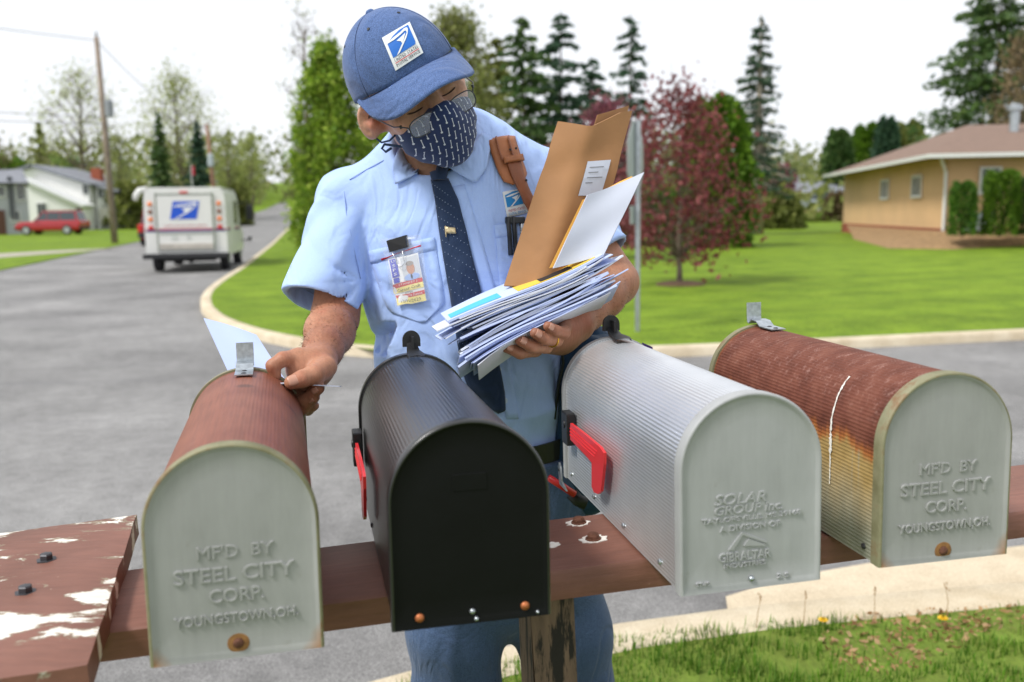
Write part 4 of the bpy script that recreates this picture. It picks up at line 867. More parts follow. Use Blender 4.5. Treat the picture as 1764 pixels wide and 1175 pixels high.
def m_panel(name, c, rim):
    t = NT(name); n = t.noise(14, 5); z = t.sep()[2]; x = t.sep()[0]
    col = t.ramp(n, [(.3, tuple(v * .9 for v in lin(c))), (.7, lin(c))])
    col = t.mix(.5, col, t.ramp(t.noise(9, 5, .7, t.mapping((2.2, 1, .35))), [(.3, .36), (.7, .58)]), 'OVERLAY'); col = t.mix(t.ramp(t.noise(34, 5, .7), [(.62, 0.), (.74, .35)]), col, lin('7d7a70'))
    if rim:      # rust creeping in from the bottom corners and the lower edge
        d = t.math('ADD', t.math('MULTIPLY', t.math('ABSOLUTE', x), 11.5), t.math('MULTIPLY', z, -9.0)); d = t.math('ADD', d, t.math('MULTIPLY', t.math('SUBTRACT', n, .5), .5))
        col = t.mix(t.ramp(d, [(.70, 0.), (.95, .9)]), col, lin('9a6a35'))
    t.col(col); t.set(rough=.5, spec=.4, metal=.05); t.bump(t.mix(.3, t.noise(11, 3), t.noise(60, 3)), .12, .004); return t.m
def m_olive():
    t = NT('rim_weathered'); n = t.noise(22, 5, .65); t.col(t.ramp(n, [(.35, lin('6f6c4e')), (.55, lin('868468')), (.75, lin('7a4c28'))])); t.set(rough=.6, metal=.15); return t.m
def m_box1():
    t = NT('oxide_red_paint'); n = t.noise(9, 5); f = t.noise(240, 2, .5, t.mapping((1, .06, 1))); s = t.noise(30, 4, .6, t.mapping((.5, 3, 3), rot=(0, .4, .5)))
    c = t.ramp(n, [(.3, lin('733f2e')), (.7, lin('87523f'))]); c = t.mix(.35, c, t.ramp(f, [(.35, .36), (.65, .64)]), 'OVERLAY'); c = t.mix(t.ramp(s, [(.68, 0.), (.76, .45)]), c, lin('b08a7c'))
    dk = t.vor(7, t.mapping((1, 1, 1), loc=(.2, .31, .1))); c = t.mix(t.ramp(dk, [(.05, .7), (.11, 0.)]), c, lin('4e3028'))
    t.col(c); t.set(rough=.5, spec=.4); return t.m
def m_box4():
    t = NT('rusting_galvanised'); xyz = t.sep(); n = t.noise(11, 6, .65, t.mapping((.4, 3.2, .4))); n2 = t.noise(26, 5, .7)
    z = t.math('ADD', xyz[2], t.math('MULTIPLY', t.math('SUBTRACT', n, .5), .075)); z = t.math('ADD', z, t.math('MULTIPLY', t.ramp(xyz[1], [(.30, 0.), (.48, 1.)]), -.0))
    galv = t.ramp(n2, [(.3, lin('8d8f80')), (.7, lin('aaaa98'))]); ylw = t.ramp(n2, [(.3, lin('94783f')), (.7, lin('b3955a'))]); rust = t.ramp(n2, [(.25, lin('4f2a1f')), (.5, lin('6b3d2f')), (.75, lin('7f5040'))])
    c = t.mix(t.ramp(z, [(.02, 0.), (.10, .9)]), galv, ylw); c = t.mix(t.ramp(z, [(.122, 0.), (.131, .8)]), c, lin('a4551f')); c = t.mix(t.ramp(z, [(.13, 0.), (.142, 1.)]), c, rust)
    end = t.ramp(xyz[1], [(.466, 0.), (.482, .75)]); c = t.mix(t.math('MULTIPLY', end, .8), c, lin('b96a2c'))
    sc = t.noise(60, 4, .75, t.mapping((.35, 2.2, 2.2), rot=(0, .3, .5))); fleck = t.math('MULTIPLY', t.ramp(sc, [(.54, 0.), (.72, .45)]), t.ramp(xyz[2], [(.15, 0.), (.19, 1.)])); c = t.mix(fleck, c, lin('b9968c'))
    st = t.noise(16, 4, .6, t.mapping((.1, 6, .1))); drip = t.math('MULTIPLY', t.ramp(st, [(.6, 0.), (.68, .6)]), t.ramp(xyz[2], [(.12, 1.), (.13, 0.)])); c = t.mix(drip, c, lin('9a9c94'))
    t.col(c); t.set(rough=.68, metal=.1, spec=.3); t.bump(n2, .12, .002); return t.m
M_PAN = m_panel('panel_grey', 'a0a1a0', True); M_PAN3 = m_panel('panel_grey_clean', 'a8aaab', False); M_OLIVE = m_olive(); M_B1 = m_box1(); M_B4 = m_box4()
M_BLK = plain('black_enamel', '1a1b1d', .33, var=.2, scale=20, spec=.6, coat=.35, coatr=.3); M_BLK2 = plain('black_panel', '090a0b', .55, var=.3, scale=14, bump=.05, bscale=40, spec=.2)
def m_alu():
    t = NT('aluminium_sheet'); n = t.noise(7, 4, .6); t.col(t.ramp(n, [(.3, lin('d2d5d9')), (.7, lin('e4e6e9'))])); t.set(rough=.32, metal=.72, spec=.5); return t.m
M_ALU = m_alu(); M_GALV = plain('galvanised_latch', 'b4bbc0', .3, .85, var=.3, scale=90); M_REDF = plain('flag_red', 'd42a2f', .4, var=.06, coat=.2); M_COPPER = plain('copper_rivet', 'a9643c', .5, .4, var=.3, scale=200)
M_BPLAST = plain('latch_black_plastic', '1d1e20', .42, var=.1)
def mailbox(i, label, shellm, panm, rimm, ripple, rear=True):
    b = BOX[i]; ht = b['ht']; root = empty('mailbox', (b['p'][0], b['p'][1], CAM_H + b['p'][2]), 0, label, 'mailbox'); root.rotation_euler = (0, b['tilt'], b['yaw'])
    o = arch(BW - .007, ht - .003, .0, ripple=ripple); inn = arch(BW - .0095, ht - .0045, .0015)
    mb = MB(); mb.grid([[(x, y, z) for x, z in o + [o[0]]] for y in (.004, .12, .24, .36, BD)])
    mb.grid([[(x, y, z) for x, z in inn + [inn[0]]] for y in (BD, .004)])
    sh = mb.build('shell', shellm, root, smooth=False, fix=False)
    me = sh.data; me.polygons.foreach_set('use_smooth', [True] * len(me.polygons)); auto_smooth(sh, 50)
    # pressed back panel: flange over the shell, raised bead, shallow dish
    prof = [(.0, .016), (-.0006, .001), (.0006, -.0010), (.0028, -.0014), (.0052, .0008), (.0078, .0016), (.030, .0008)]
    mb = MB(); loops = []
    for ins, y in prof: loops.append([(x, y, z) for x, z in arch(BW - 2 * ins, ht - ins, ins if ins > .004 else 0.0)])
    n = len(loops[0])
    for k in range(len(loops) - 1):
        mb.m = 1 if k < 3 else 0
        for j in range(n): j2 = (j + 1) % n; mb.add([loops[k][j], loops[k][j2], loops[k + 1][j2], loops[k + 1][j]], [(0, 1, 2, 3)])
    mb.m = 0; c = [(0, -.0002, ht * .5)]; last = loops[-1]
    for j in range(n): j2 = (j + 1) % n; mb.add([last[j], last[j2], c[0]], [(0, 1, 2)])
    bm = bmesh.new(); me = bpy.data.meshes.new('back_panel'); me.from_pydata(mb.v, [], mb.f); me.polygons.foreach_set('material_index', mb.mi); bm.from_mesh(me); bmesh.ops.remove_doubles(bm, verts=bm.verts, dist=1e-6); bmesh.ops.recalc_face_normals(bm, faces=bm.faces); bm.to_mesh(me); bm.free()
    pn = link('back_panel', me, [panm, rimm], root); auto_smooth(pn, 60)
    # road-side end: door plate with its rolled rim
    rim = [[(x, y, z) for x, z in arch(BW - 2 * q, ht - q)] for q, y in ((.0035, BD - .012), (.0, BD - .012), (.0, BD + .001), (.004, BD + .002))]
    mb = MB(); mb.grid([r + [r[0]] for r in rim]); auto_smooth(mb.build('front_rim', rimm, root), 40)
    oc = arch(BW - .009, ht - .005, .002)
    if rear:
        mb = MB(); mb.prism([(x, z) for x, z in oc], BD - .004, BD + .003, lambda x, z, h: (x, h, z)); mb.build('door', panm, root)
    else:        # door swung down and hanging
        mb = MB(); mb.prism([(x, z) for x, z in oc], 0, .006, lambda x, z, h: (x, BD + .012 + h + z * .2, -.004 - z * .97)); mb.build('door', panm, root)
    return root, pn
def metal_latch(root, ht, lean):                      # bent strip: riveted foot, step, upright tongue
    z = ht - .002; w = .0125; path = [(BD - .075, z + .0015), (BD - .035, z + .002), (BD - .022, z + .009), (BD - .006, z + .010), (BD + .004, z + .003), (BD + .010, z + .006), (BD + .011, z + .014), (BD + .012, z + .037)]
    mb = MB(); mb.grid([[(-w, y, zz), (w, y, zz)] for y, zz in path], .0016); la = mb.build('latch', M_GALV, root)
    for y in (BD - .066, BD - .045): MB().lathe([(.0042, 0), (.004, .0018), (.002, .0028)], (0, y, z + .0018), 10).build('screw', M_STEELB, la)
def plastic_latch(root, ht):
    z = ht - .001; mb = MB(); mb.grid([[(-.013 * k, y, zz), (-.013 * k, y, zz + .004), (0, y, zz + .0055), (.013 * k, y, zz + .004), (.013 * k, y, zz)] for y, zz, k in ((BD - .062, z, .9), (BD - .05, z + .002, 1), (BD - .02, z + .003, .75), (BD - .004, z + .010, .6), (BD + .004, z + .016, .55))]); la = auto_smooth(mb.build('latch', M_BPLAST, root), 45)
    oc = [(math.cos(a) * .0135, math.sin(a) * .0145) for a in np.linspace(0, math.pi, 13)] + [(-.0135, -.01), (.0135, -.01)]
    MB().prism(oc, BD - .002, BD + .004, lambda x, zz, h: (x, h, z + .020 + zz)).build('tab', M_BPLAST, la)
    mb = MB(); mb.box((0, BD - .005, z + .018), (.003, .03, .018)); mb.build('rib', M_BPLAST, la)
def emboss(pn, items, m):
    for body, w, h, zc, xc, sl in items:
        V, F = fit_text(body, w, h, slant=sl); MB().add([(x + xc, .0002 - z * 1.3, y + zc) for x, y, z in V], F).build('lettering', m, pn, fix=False)
def rivet(pn, x, z, m, r=.004): MB().lathe([(r, 0), (r * .95, .0012), (r * .6, .0028), (r * .1, .0034)], (x, .0005, z), 12, R=Matrix.Rotation(math.pi / 2, 3, 'X')).build('rivet', m, pn, smooth=True)
STEEL = [("MF'D  BY", .074, .0135, .112, .002, 0), ('STEEL CITY', .116, .0155, .0885, .0, 0), ('CORP.', .053, .0145, .066, .001, 0), ('YOUNGSTOWN,OH.', .120, .0125, .0415, .0, 0)]
r1, p1 = mailbox(0, 'reddish brown mailbox with grey back, leftmost of the four', M_B1, M_PAN, M_OLIVE, .00012, rear=False); metal_latch(r1, BOX[0]['ht'], 0); emboss(p1, STEEL, M_PAN); rivet(p1, .0, .0145, M_RUST, .0055)
MB().lathe([(.011, 0), (.010, .0003), (.006, .0005)], (.0, .0012, .0145), 16, R=Matrix.Rotation(math.pi / 2, 3, 'X')).build('rust_stain', plain('rust_ring', '8a6238', .8, var=.3, scale=120), p1)
MB().lathe([(.006, 0), (.006, .004), (.003, .006)], (BW / 2 - .004, .075, .105), 10, 'X').build('bolt', M_RUST, r1)
r2, p2 = mailbox(1, 'black mailbox with a red flag between the two left hands of the row', M_BLK, M_BLK2, M_BLK, .0003); r2['label'] = 'glossy black mailbox with black back panel, red flag on its left side'
plastic_latch(r2, BOX[1]['ht'])
for x, z, m, r in ((-.0555, .0115, M_COPPER, .005), (.0565, .012, M_COPPER, .005), (.0, .0125, M_GALV, .0035), (.004, .004, M_GALV, .0028), (.07, .004, M_GALV, .0022)): rivet(p2, x, z, m, r)
mb = MB(); mb.box((.0, .0003, .152), (.036, .0016, .018), None, .0006); mb.build('badge_plate', M_BLK2, p2)
r3, p3 = mailbox(2, 'clean silver ribbed aluminium mailbox with red flag and grey back', M_ALU, M_PAN3, M_PAN3, .00045); plastic_latch(r3, BOX[2]['ht'])
emboss(p3, [('SOLAR', .062, .0125, .1045, -.012, .25), ('GROUP inc.', .082, .0105, .0925, -.003, .2), ('TAYLORSVILLE, MS 39168', .118, .0065, .0815, .0, 0), ('A DIVISION OF', .072, .0065, .0715, -.002, 0), ('GIBRALTAR', .062, .0105, .0385, -.008, 0), ('INDUSTRIES', .05, .0055, .0285, -.008, 0), ('2 S', .014, .005, .010, .038, 0), ('ST-10', .016, .004, .011, -.058, 0)], M_PAN3)
for poly in ([(-.028, .047), (-.012, .066), (.018, .052), (.018, .050), (-.011, .0625), (-.022, .047)], [(-.010, .050), (-.004, .0575), (.016, .049), (.016, .047)]): MB().prism(poly, -.0012, .0008, lambda x, z, h: (x, h, z)).build('embossed_emblem', M_PAN3, p3)
rivet(p3, .0, .0105, M_GALV, .0035)
r4, p4 = mailbox(3, 'rusty mailbox with orange brown top and grey back, rightmost of the four', M_B4, M_PAN, M_OLIVE, .00045); metal_latch(r4, BOX[3]['ht'], 0); emboss(p4, STEEL, M_PAN); rivet(p4, .0, .0115, M_RUST, .0055)
MB().lathe([(.011, 0), (.010, .0003), (.006, .0005)], (.0, .0012, .0115), 16, R=Matrix.Rotation(math.pi / 2, 3, 'X')).build('rust_stain', _M['rust_ring'], p4)
# rivets along the lower left sides
for r, ys, m in ((r3, (.07, .2, .33, .45), M_GALV), (r4, (.035, .16), M_STEELB), (r2, (.3, .42), M_STEELB)):
    for y in ys: MB().lathe([(.0038, 0), (.0034, .0016), (.0012, .0026)], (-BW / 2 + .003, y, .013), 10, R=Matrix.Rotation(-math.pi / 2, 3, 'Y')).build('rivet', m, r)
# bird dropping running down the rusty box
o4 = arch(BW - .007, BOX[3]['ht'] - .003, 0, na=80, ns=60); rg = np.random.default_rng(2); mb = MB()
idx = [k for k, (x, z) in enumerate(o4) if x < 0 and .066 < z < .202 and k < 110]; rows = []
for k in idx:
    x, z = o4[k]; t = (z - .066) / .136; wd = (.0004 + .0030 * (.15 + .85 * abs(math.sin(t * 3.4 + .5))) * (1 if .3 < t < .93 else .4)) * rg.uniform(.6, 1.15) * (1 if rg.uniform() > .12 else .3); yc = .112 - .022 * (1 - t) ** .7 * 0 + .03 * max(0, t - .75) + rg.normal() * .0004
    cx, cz = 0, BOX[3]['ht'] - BW / 2; d = Vector((x, 0, max(0, z - cz))).normalized(); rows.append([(x + d.x * .0012, yc - wd, z + d.z * .0012), (x + d.x * .0018, yc, z + d.z * .0018), (x + d.x * .0012, yc + wd, z + d.z * .0012)])
mb.grid(rows); mb.build('dropping', plain('dropping_white', 'e9e7e0', .8, var=.06), r4, fix=False)
# flags
def side_pt(i, px, py, off=.006):
    b = BOX[i]; R = np.array((Matrix.Rotation(b['yaw'], 3, 'Z') @ Matrix.Rotation(b['tilt'], 3, 'Y'))); o = R.T @ (CAM_O - v3(b['p'][0], b['p'][1], CAM_H + b['p'][2])); d = R.T @ ray(px, py); t = (-BW / 2 - off - o[0]) / d[0]; q = o + d * t; return q[1], q[2]
fl_px = [(985, 729), (1010, 748), (1036, 770), (1043, 780), (1043, 800), (1038, 846), (1033, 851), (1026, 848), (1022, 838), (1022, 797), (1012, 785), (985, 757)]
fl_yz = [side_pt(2, *q, .008) for q in fl_px]; br_yz = [side_pt(2, *q, .008) for q in [(964, 706), (991, 716), (991, 768), (964, 758)]]
def flag(root, dz=0.0):
    f = MB().prism(fl_yz, -BW / 2 - .0065, -BW / 2 - .0105, lambda y, z, h: (h, y, z + dz)).build('flag', M_REDF, root)
    ys = [y for y, z in fl_yz]; zs = [z for y, z in fl_yz]
    a, b = fl_yz[1], fl_yz[10]; mid = lambda p, q, k: (p[0] + (q[0] - p[0]) * k, p[1] + (q[1] - p[1]) * k)
    for k in (.3, .5, .7):
        p_, q_ = mid(fl_yz[0], fl_yz[11], k), mid(fl_yz[2], fl_yz[9], k * .8 + .05); MB().tube([(-BW / 2 - .0108, p_[0], p_[1] + dz), (-BW / 2 - .0108, q_[0], q_[1] + dz)], .0009, 6).build('rib', M_REDF, f)
    cy = sum(y for y, z in br_yz) / 4; cz = sum(z for y, z in br_yz) / 4 + dz; mb = MB(); mb.box((-BW / 2 - .006, cy, cz), (.014, .032, .05), None, .002); bk = mb.build('flag_bracket', M_BPLAST, root)
    MB().lathe([(.006, 0), (.0055, .0015), (.002, .002)], (-BW / 2 - .0128, cy, cz + .006), 12, R=Matrix.Rotation(-math.pi / 2, 3, 'Y')).build('pivot', M_BPLAST, bk)
flag(r3); flag(r2, -.004)
# hinge tab and open flap seen below the silver box
mb = MB(); mb.prism([(BD - .03, -.016), (BD + .012, -.016), (BD + .018, .012), (BD + .012, .02), (BD + .004, .012), (BD - .0, -.008)], -BW / 2 - .002, -BW / 2 - .005, lambda y, z, h: (h, y, z)); tb = mb.build('hinge_tab', M_GALV, r3)
MB().lathe([(.0028, 0), (.0025, .0012)], (-BW / 2 - .005, BD + .010, .008), 8, R=Matrix.Rotation(-math.pi / 2, 3, 'Y')).build('pivot', M_STEELB, tb)
# ================================================================== the postman
ROOT = v3(.02, 1.76, .1)
man = empty('person', tuple(ROOT), 0, 'person in blue cap, patterned mask and light blue postal shirt sorting mail', 'person')
def attach(o, M=None):
    o.parent = man
    if M is None: o.data.transform(Matrix.Translation(tuple(-ROOT)))
    else: o.matrix_basis = Matrix.Translation(tuple(-ROOT)) @ M
    return o
# --- head frame: R to his left, F forward, U up, seen along the view ray
HC = pd(716, 170, 1.52)
d_ = ray(716, 170); d_ /= np.linalg.norm(d_); rt = CAM_R[:, 0] - d_ * (CAM_R[:, 0] @ d_); rt /= np.linalg.norm(rt); up_ = np.cross(rt, d_)
def img(v): return rt * v[0] + d_ * v[1] + up_ * v[2]
hR, hF, hU = img((.839, .286, .463)), img((.377, -.919, -.116)), img((-.392, -.272, .879))
def rotv(v, ax, a): return v * math.cos(a) + np.cross(ax, v) * math.sin(a) + ax * (ax @ v) * (1 - math.cos(a))
hF, hU = rotv(hF, hR, math.radians(-9)), rotv(hU, hR, math.radians(-9))          # nod further down
hR, hF = rotv(hR, hU, math.radians(-3)), rotv(hF, hU, math.radians(-3))
hR = -hR                                               # x towards his right, so the frame is right-handed
HM = np.stack([hR, hF, hU], 1); HM4 = Matrix([list(HM[i]) + [float(HC[i])] for i in range(3)] + [[0, 0, 0, 1]])
def hl(P): return (P - HC) @ HM                       # world -> head
def hw_(p): return HC + HM @ np.asarray(p, float)     # head -> world
NB = pd(772, 268, 1.645)                               # base of the neck
neck_l = hl(NB[None])[0]
def f_headl(q):
    s = s_ell(q, (0, -.012, .055), (.077, .097, .086)); s = smin(s, s_ell(q, (0, .03, -.02), (.064, .068, .082)), .03)
    s = smin(s, s_cone(q, (0, .03, -.045), (0, .066, -.080), .049, .026), .03)
    qa = q.copy(); qa[:, 0] = np.abs(qa[:, 0])
    s = smin(s, s_ell(qa, (.043, .062, -.012), (.024, .022, .02)), .02); s = smin(s, s_ell(qa, (.026, .084, .026), (.032, .014, .010)), .014)
    s = smax(s, -s_ell(qa, (.031, .103, .003), (.021, .019, .0135)), .010); s = smin(s, s_ell(qa, (.031, .0775, .001), (.0185, .0125, .0125)), .003)
    s = smax(s, -(s_ell(qa, (.031, .0905, -.005), (.016, .0026, .0016))), .0015)           # lid line
    s = smin(s, s_cone(q, (0, .088, .026), (0, .117, -.018), .0085, .0135), .014); s = smin(s, s_ell(qa, (.012, .104, -.022), (.009, .011, .008)), .008)
    c, sn = math.cos(.32), math.sin(.32); e = np.stack([((qa[:, 0] - .0855) + .55 * (q[:, 1] + .016)) * .87, (q[:, 1] + .016) * c - (q[:, 2] - .002) * sn, (q[:, 1] + .016) * sn + (q[:, 2] - .002) * c], 1)
    er = s_ell(e, (0, 0, 0), (.0085, .0185, .031)); er = smax(er, -s_ell(e, (.0105, .004, .004), (.0125, .0115, .022)), .002); er = smin(er, s_cone(e, (.002, -.002, -.012), (.002, -.005, .014), .0028, .0022), .002); er = smin(er, s_cone(e, (-.012, .008, -.01), (-.002, .004, -.004), .012, .009), .008); er = smin(er, s_ell(e, (.003, .012, -.004), (.004, .005, .007)), .004)
    s = smin(s, er, .008)
    return smin(s, s_cone(q, (0, -.022, -.045), neck_l, .056, .062), .03)
f_head0 = f_headl; _e, _ = trace(lambda P: f_head0(hl(P)), 650, 203); EAR_C = hl(_e[None])[0]
def f_headl(q):                                       # hollow of the ear that faces the camera
    s = f_head0(q); s = smax(s, -s_ell(q, EAR_C + np.array([.001, .002, .003]), (.0085, .0085, .0145)), .003)
    return smin(s, s_ell(q, EAR_C + np.array([-.004, .006, -.006]), (.004, .004, .006)), .004)
# --- torso and arms, joints read off the photograph with their distance
def J(px, py, d): return pd(px, py, d)
SP = [(J(838, 770, 1.715), .146), (J(822, 715, 1.71), .150), (J(806, 610, 1.69), .167), (J(796, 460, 1.675), .180), (J(786, 370, 1.665), .172), (J(778, 308, 1.655), .128), (J(774, 272, 1.65), .075)]
def s_torso(P, grow=0.0):
    s = None
    for (a, ra), (b, rb) in zip(SP[:-1], SP[1:]):
        ab = b - a; t = np.clip((P - a) @ ab / (ab @ ab), 0, 1); q = P - a - t[:, None] * ab; r = ra + (rb - ra) * t + grow
        d = (np.sqrt(q[:, 0] ** 2 + (q[:, 1] / .68) ** 2 + q[:, 2] ** 2) - r) * .8; s = d if s is None else smin(s, d, .03)
    return s
RS, RH = J(607, 356, 1.665), J(551, 522, 1.60); LS, LH = J(943, 318, 1.70), J(1040, 442, 1.665)
RE, RW = J(577, 548, 1.60), J(549, 622, 1.42); LE, LW = J(1060, 486, 1.665), J(990, 556, 1.52)
def s_chain(P, pts, k=.012):
    s = None
    for (a, ra), (b, rb) in zip(pts[:-1], pts[1:]):
        d = s_cone(P, a, b, ra, rb); s = d if s is None else smin(s, d, k)
    return s
def F_(l): return [(J(x, y, d), r) for x, y, d, r in l]
HR = dict(palm=F_([(549, 622, 1.42, .0245), (534, 638, 1.40, .0265), (522, 640, 1.395, .023)]), web=F_([(548, 630, 1.405, .022), (513, 618, 1.385, .0145)]),
          thumb=F_([(561, 632, 1.385, .0175), (540, 646, 1.352, .0150), (520, 653, 1.338, .0128), (502, 659, 1.33, .0105)]), index=F_([(514, 616, 1.385, .0135), (487, 619, 1.365, .0112), (470, 630, 1.36, .0100), (474, 646, 1.365, .0090)]),
          middle=F_([(525, 640, 1.415, .0135), (507, 672, 1.40, .0110), (524, 689, 1.377, .0100), (549, 669, 1.362, .0090)]), ring=F_([(535, 650, 1.425, .0125), (514, 690, 1.405, .0105), (522, 703, 1.387, .0095), (541, 685, 1.372, .0086)]),
          little=F_([(545, 650, 1.435, .0115), (530, 692, 1.42, .0095), (530, 706, 1.40, .0086), (541, 699, 1.388, .0078)]))
HL = dict(palm=F_([(990, 556, 1.52, .029), (962, 574, 1.50, .028), (945, 578, 1.495, .022)]), index=F_([(950, 582, 1.50, .0125), (922, 603, 1.472, .0108), (896, 608, 1.450, .0098), (872, 598, 1.432, .0088)]),
          middle=F_([(960, 576, 1.49, .013), (940, 597, 1.455, .0110), (917, 597, 1.430, .0100), (896, 586, 1.416, .0090)]), ring=F_([(967, 568, 1.48, .0125), (958, 586, 1.44, .0105), (940, 584, 1.416, .0096), (922, 574, 1.404, .0086)]),
          little=F_([(974, 560, 1.475, .0115), (972, 573, 1.435, .0095), (957, 570, 1.412, .0086), (944, 562, 1.402, .0078)]), thumb=F_([(985, 552, 1.51, .017), (982, 528, 1.535, .013), (960, 512, 1.545, .011)]))
def s_hand(P, H):
    s = smin(s_chain(P, H['palm'], .02), s_chain(P, H.get('web', H['palm'])), .02)
    for k in ('index', 'middle', 'ring', 'little', 'thumb'):
        f = s_chain(P, H[k], .004); s = smin(s, f, .0045 if k != 'thumb' else .008)
    return s
def f_body(P):
    s = f_headl(hl(P)); s = smin(s, s_torso(P, -.034), .02)
    fa = s_chain(P, [(RE, .0375), (RE + (RW - RE) * .35, .0385), (RE + (RW - RE) * .75, .0285), (RW, .0245)], .02); ua = s_chain(P, [(RS, .046), (RE, .041)], .02)
    s = smin(s, smin(smin(ua, fa, .014), s_hand(P, HR), .012), .012)
    fl = s_chain(P, [(LE, .037), (LE + (LW - LE) * .35, .038), (LE + (LW - LE) * .75, .030), (LW, .0255)], .02); ul = s_chain(P, [(LS, .048), (LE, .042)], .02)
    return smin(s, smin(smin(ul, fl, .014), s_hand(P, HL), .012), .012)
def m_skin():
    t = NT('skin'); n = t.noise(9, 4); n2 = t.noise(160, 3, .6); z = t.noise(26, 4)
    zz = t.ramp(t.sep()[2], [(.0, 0.), (1., 1.)]); hd = t.math('GREATER_THAN', t.sep()[2], 1.37)          # the arms are tanned, the face is paler
    tan = t.ramp(n, [(.3, lin('8f5f49')), (.5, lin('a8765c')), (.7, lin('ba8a70'))]); pale = t.ramp(n, [(.3, lin('b98a70')), (.6, lin('cb9d83')), (.8, lin('d6ad95'))])
    c = t.mix(hd, tan, pale); er_ = t.n('ShaderNodeVectorMath'); er_.operation = 'DISTANCE'; t.l(t.tc(), er_.inputs[0]); er_.inputs[1].default_value = tuple(HC + HM @ EAR_C - ROOT); c = t.mix(t.ramp(er_.outputs['Value'], [(.012, .55), (.034, 0.)]), c, lin('b4584a')); c = t.mix(t.ramp(z, [(.5, 0.), (.72, .4)]), c, lin('a85f4a')); c = t.mix(.35, c, t.ramp(t.noise(220, 3, .7, t.mapping((1, 1, .25))), [(.3, .3), (.7, .68)]), 'OVERLAY')
    t.col(c); t.set(rough=.5, spec=.35, sss=.12); t.b.inputs['Subsurface Radius'].default_value = (.012, .005, .003); t.b.inputs['Subsurface Scale'].default_value = .6
    t.bump(t.mix(.5, n2, t.noise(55, 5, .75)), .5, .0024); return t.m
M_SKIN = m_skin()
allp = np.array([p for d in (HR, HL) for c in d.values() for p, r in c] + [p for p, r in SP] + [RS, RE, LS, LE, HC, hw_((0, 0, .16)), hw_((0, .14, 0)), hw_((.1, 0, 0)), hw_((-.1, 0, 0)), hw_((0, -.12, .05))]); lo_, hi_ = allp.min(0) - .08, allp.max(0) + .08
body = link('body', sdf_mesh(f_body, lo_, hi_, .0027, 'body'), M_SKIN, smooth=True); attach(body)

# --- shirt
dirR = (RH - RS) / np.linalg.norm(RH - RS); dirL = (LH - LS) / np.linalg.norm(LH - LS)
AP_R, AP_L = J(628, 480, 1.62), J(968, 440, 1.64)
def folds(P):
    x, y, z = P[:, 0], P[:, 1], P[:, 2]
    rd = lambda a: (1 - np.abs(np.sin(a))) ** 2
    zw = SP[1][0][2]; low = np.clip(1 - (z - zw - .0) / .22, 0, 1); w = .0055 * low * np.sin(44 * z + 13 * np.sin(9 * x + 1) + 20 * x) * np.sin(11 * x + 4 * z + 1)
    for ap, sg in ((AP_R, 1), (AP_L, -1)):                            # creases fanning out of the armpits
        v = P - ap; r = np.linalg.norm(v, axis=1); a = np.arctan2(v[:, 2], v[:, 0] * sg); w += .0095 * np.exp(-(r / .12) ** 2) * (rd(a * 3.2 + r * 9 + .4) - .35) * np.clip((r - .018) / .05, 0, 1)
    w -= .0085 * low * (rd(16 * z + 7 * x + 1.3 * np.sin(10 * x + 2)) - .3) * (.4 + .6 * np.sin(9 * x + 1) ** 2)
    w -= .0042 * (rd(10 * x + 13 * z + .9 * np.sin(8 * z + 3 * x)) - .33) * np.clip((z - zw) / .1, 0, 1)
    w += .0014 * np.sin(20 * x + 31 * z + 3 * np.sin(17 * z)) * np.sin(13 * z - 21 * x + 1.7) + .0009 * np.sin(55 * x + 3 * np.sin(33 * z)) * np.sin(29 * z)
    return w
def f_shirt(P):
    s = s_torso(P); top = SP[5][0]
    sh = smin(s_chain(P, F_([(705, 316, 1.66, .074), (607, 356, 1.665, .066)])), s_chain(P, F_([(850, 300, 1.675, .074), (943, 318, 1.70, .065)])), .02); s = smin(s, sh, .035)
    s = smax(s, -(s_cone(P, NB, hw_((0, -.02, -.06)), .060, .075)), .008)
    slR = s_cone(P, RS, RH + dirR * .03, .067, .0655) ; slL = s_cone(P, LS, LH + dirL * .03, .065, .054)
    tw = .0038 * np.sin(((P - RS) @ dirR) * 60 + P[:, 0] * 50 + 2 * np.sin(P[:, 1] * 40))
    s = smin(s, smin(slR + tw, slL - tw, .01), .009)
    s = s + folds(P)
    for c, d, r in ((RH, dirR, .061), (LH, dirL, .050)):               # open hems
        h = (P - c) @ d; near = np.linalg.norm(P - c, axis=1) < .14
        s = np.where(near, smax(s, h, .002), s); hole = s_cone(P, c - d * .05, c + d * .05, r - .006, r); s = np.where(near, smax(s, -hole, .003), s)
    return np.maximum(s, -(P[:, 2] - SP[0][0][2] + .0))
def m_cloth(name, a, b, scale=900, weave=.12, rough=.85):
    t = NT(name); n = t.noise(3, 3); f = t.noise(scale, 2, .6)
    c = t.ramp(n, [(.3, lin(a)), (.7, lin(b))]); c = t.mix(weave, c, t.ramp(f, [(.3, .2), (.7, .8)]), 'OVERLAY'); t.col(c); t.set(rough=rough, spec=.2, sheen=.15)
    w1 = t.noise(7, 3, .5, t.mapping((1.4, 1, .8), rot=(0, .5, 0)), 1.2); rid = t.math('ABSOLUTE', t.math('SUBTRACT', w1, .5)); rid = t.ramp(rid, [(.0, 0.), (.12, 1.)], 'EASE')
    h = t.mix(.35, rid, t.noise(38, 4, .55, dist=.6)); t.bump(t.mix(.06, h, f), .55, .006); return t.m
M_SHIRT = m_cloth('shirt_blue', 'a2bcf0', 'aec7f6'); M_TIE = m_cloth('tie_navy', '22304a', '293a56', 600, .2); M_DENIM = m_cloth('cap_heather', '445a87', '58719f', 800, .95); M_TROUS = m_cloth('trouser_heather', '3c4d68', '495e7f', 800, .9); M_NAVY = m_cloth('satchel_navy', '1f3850', '2a4866', 500, .2)
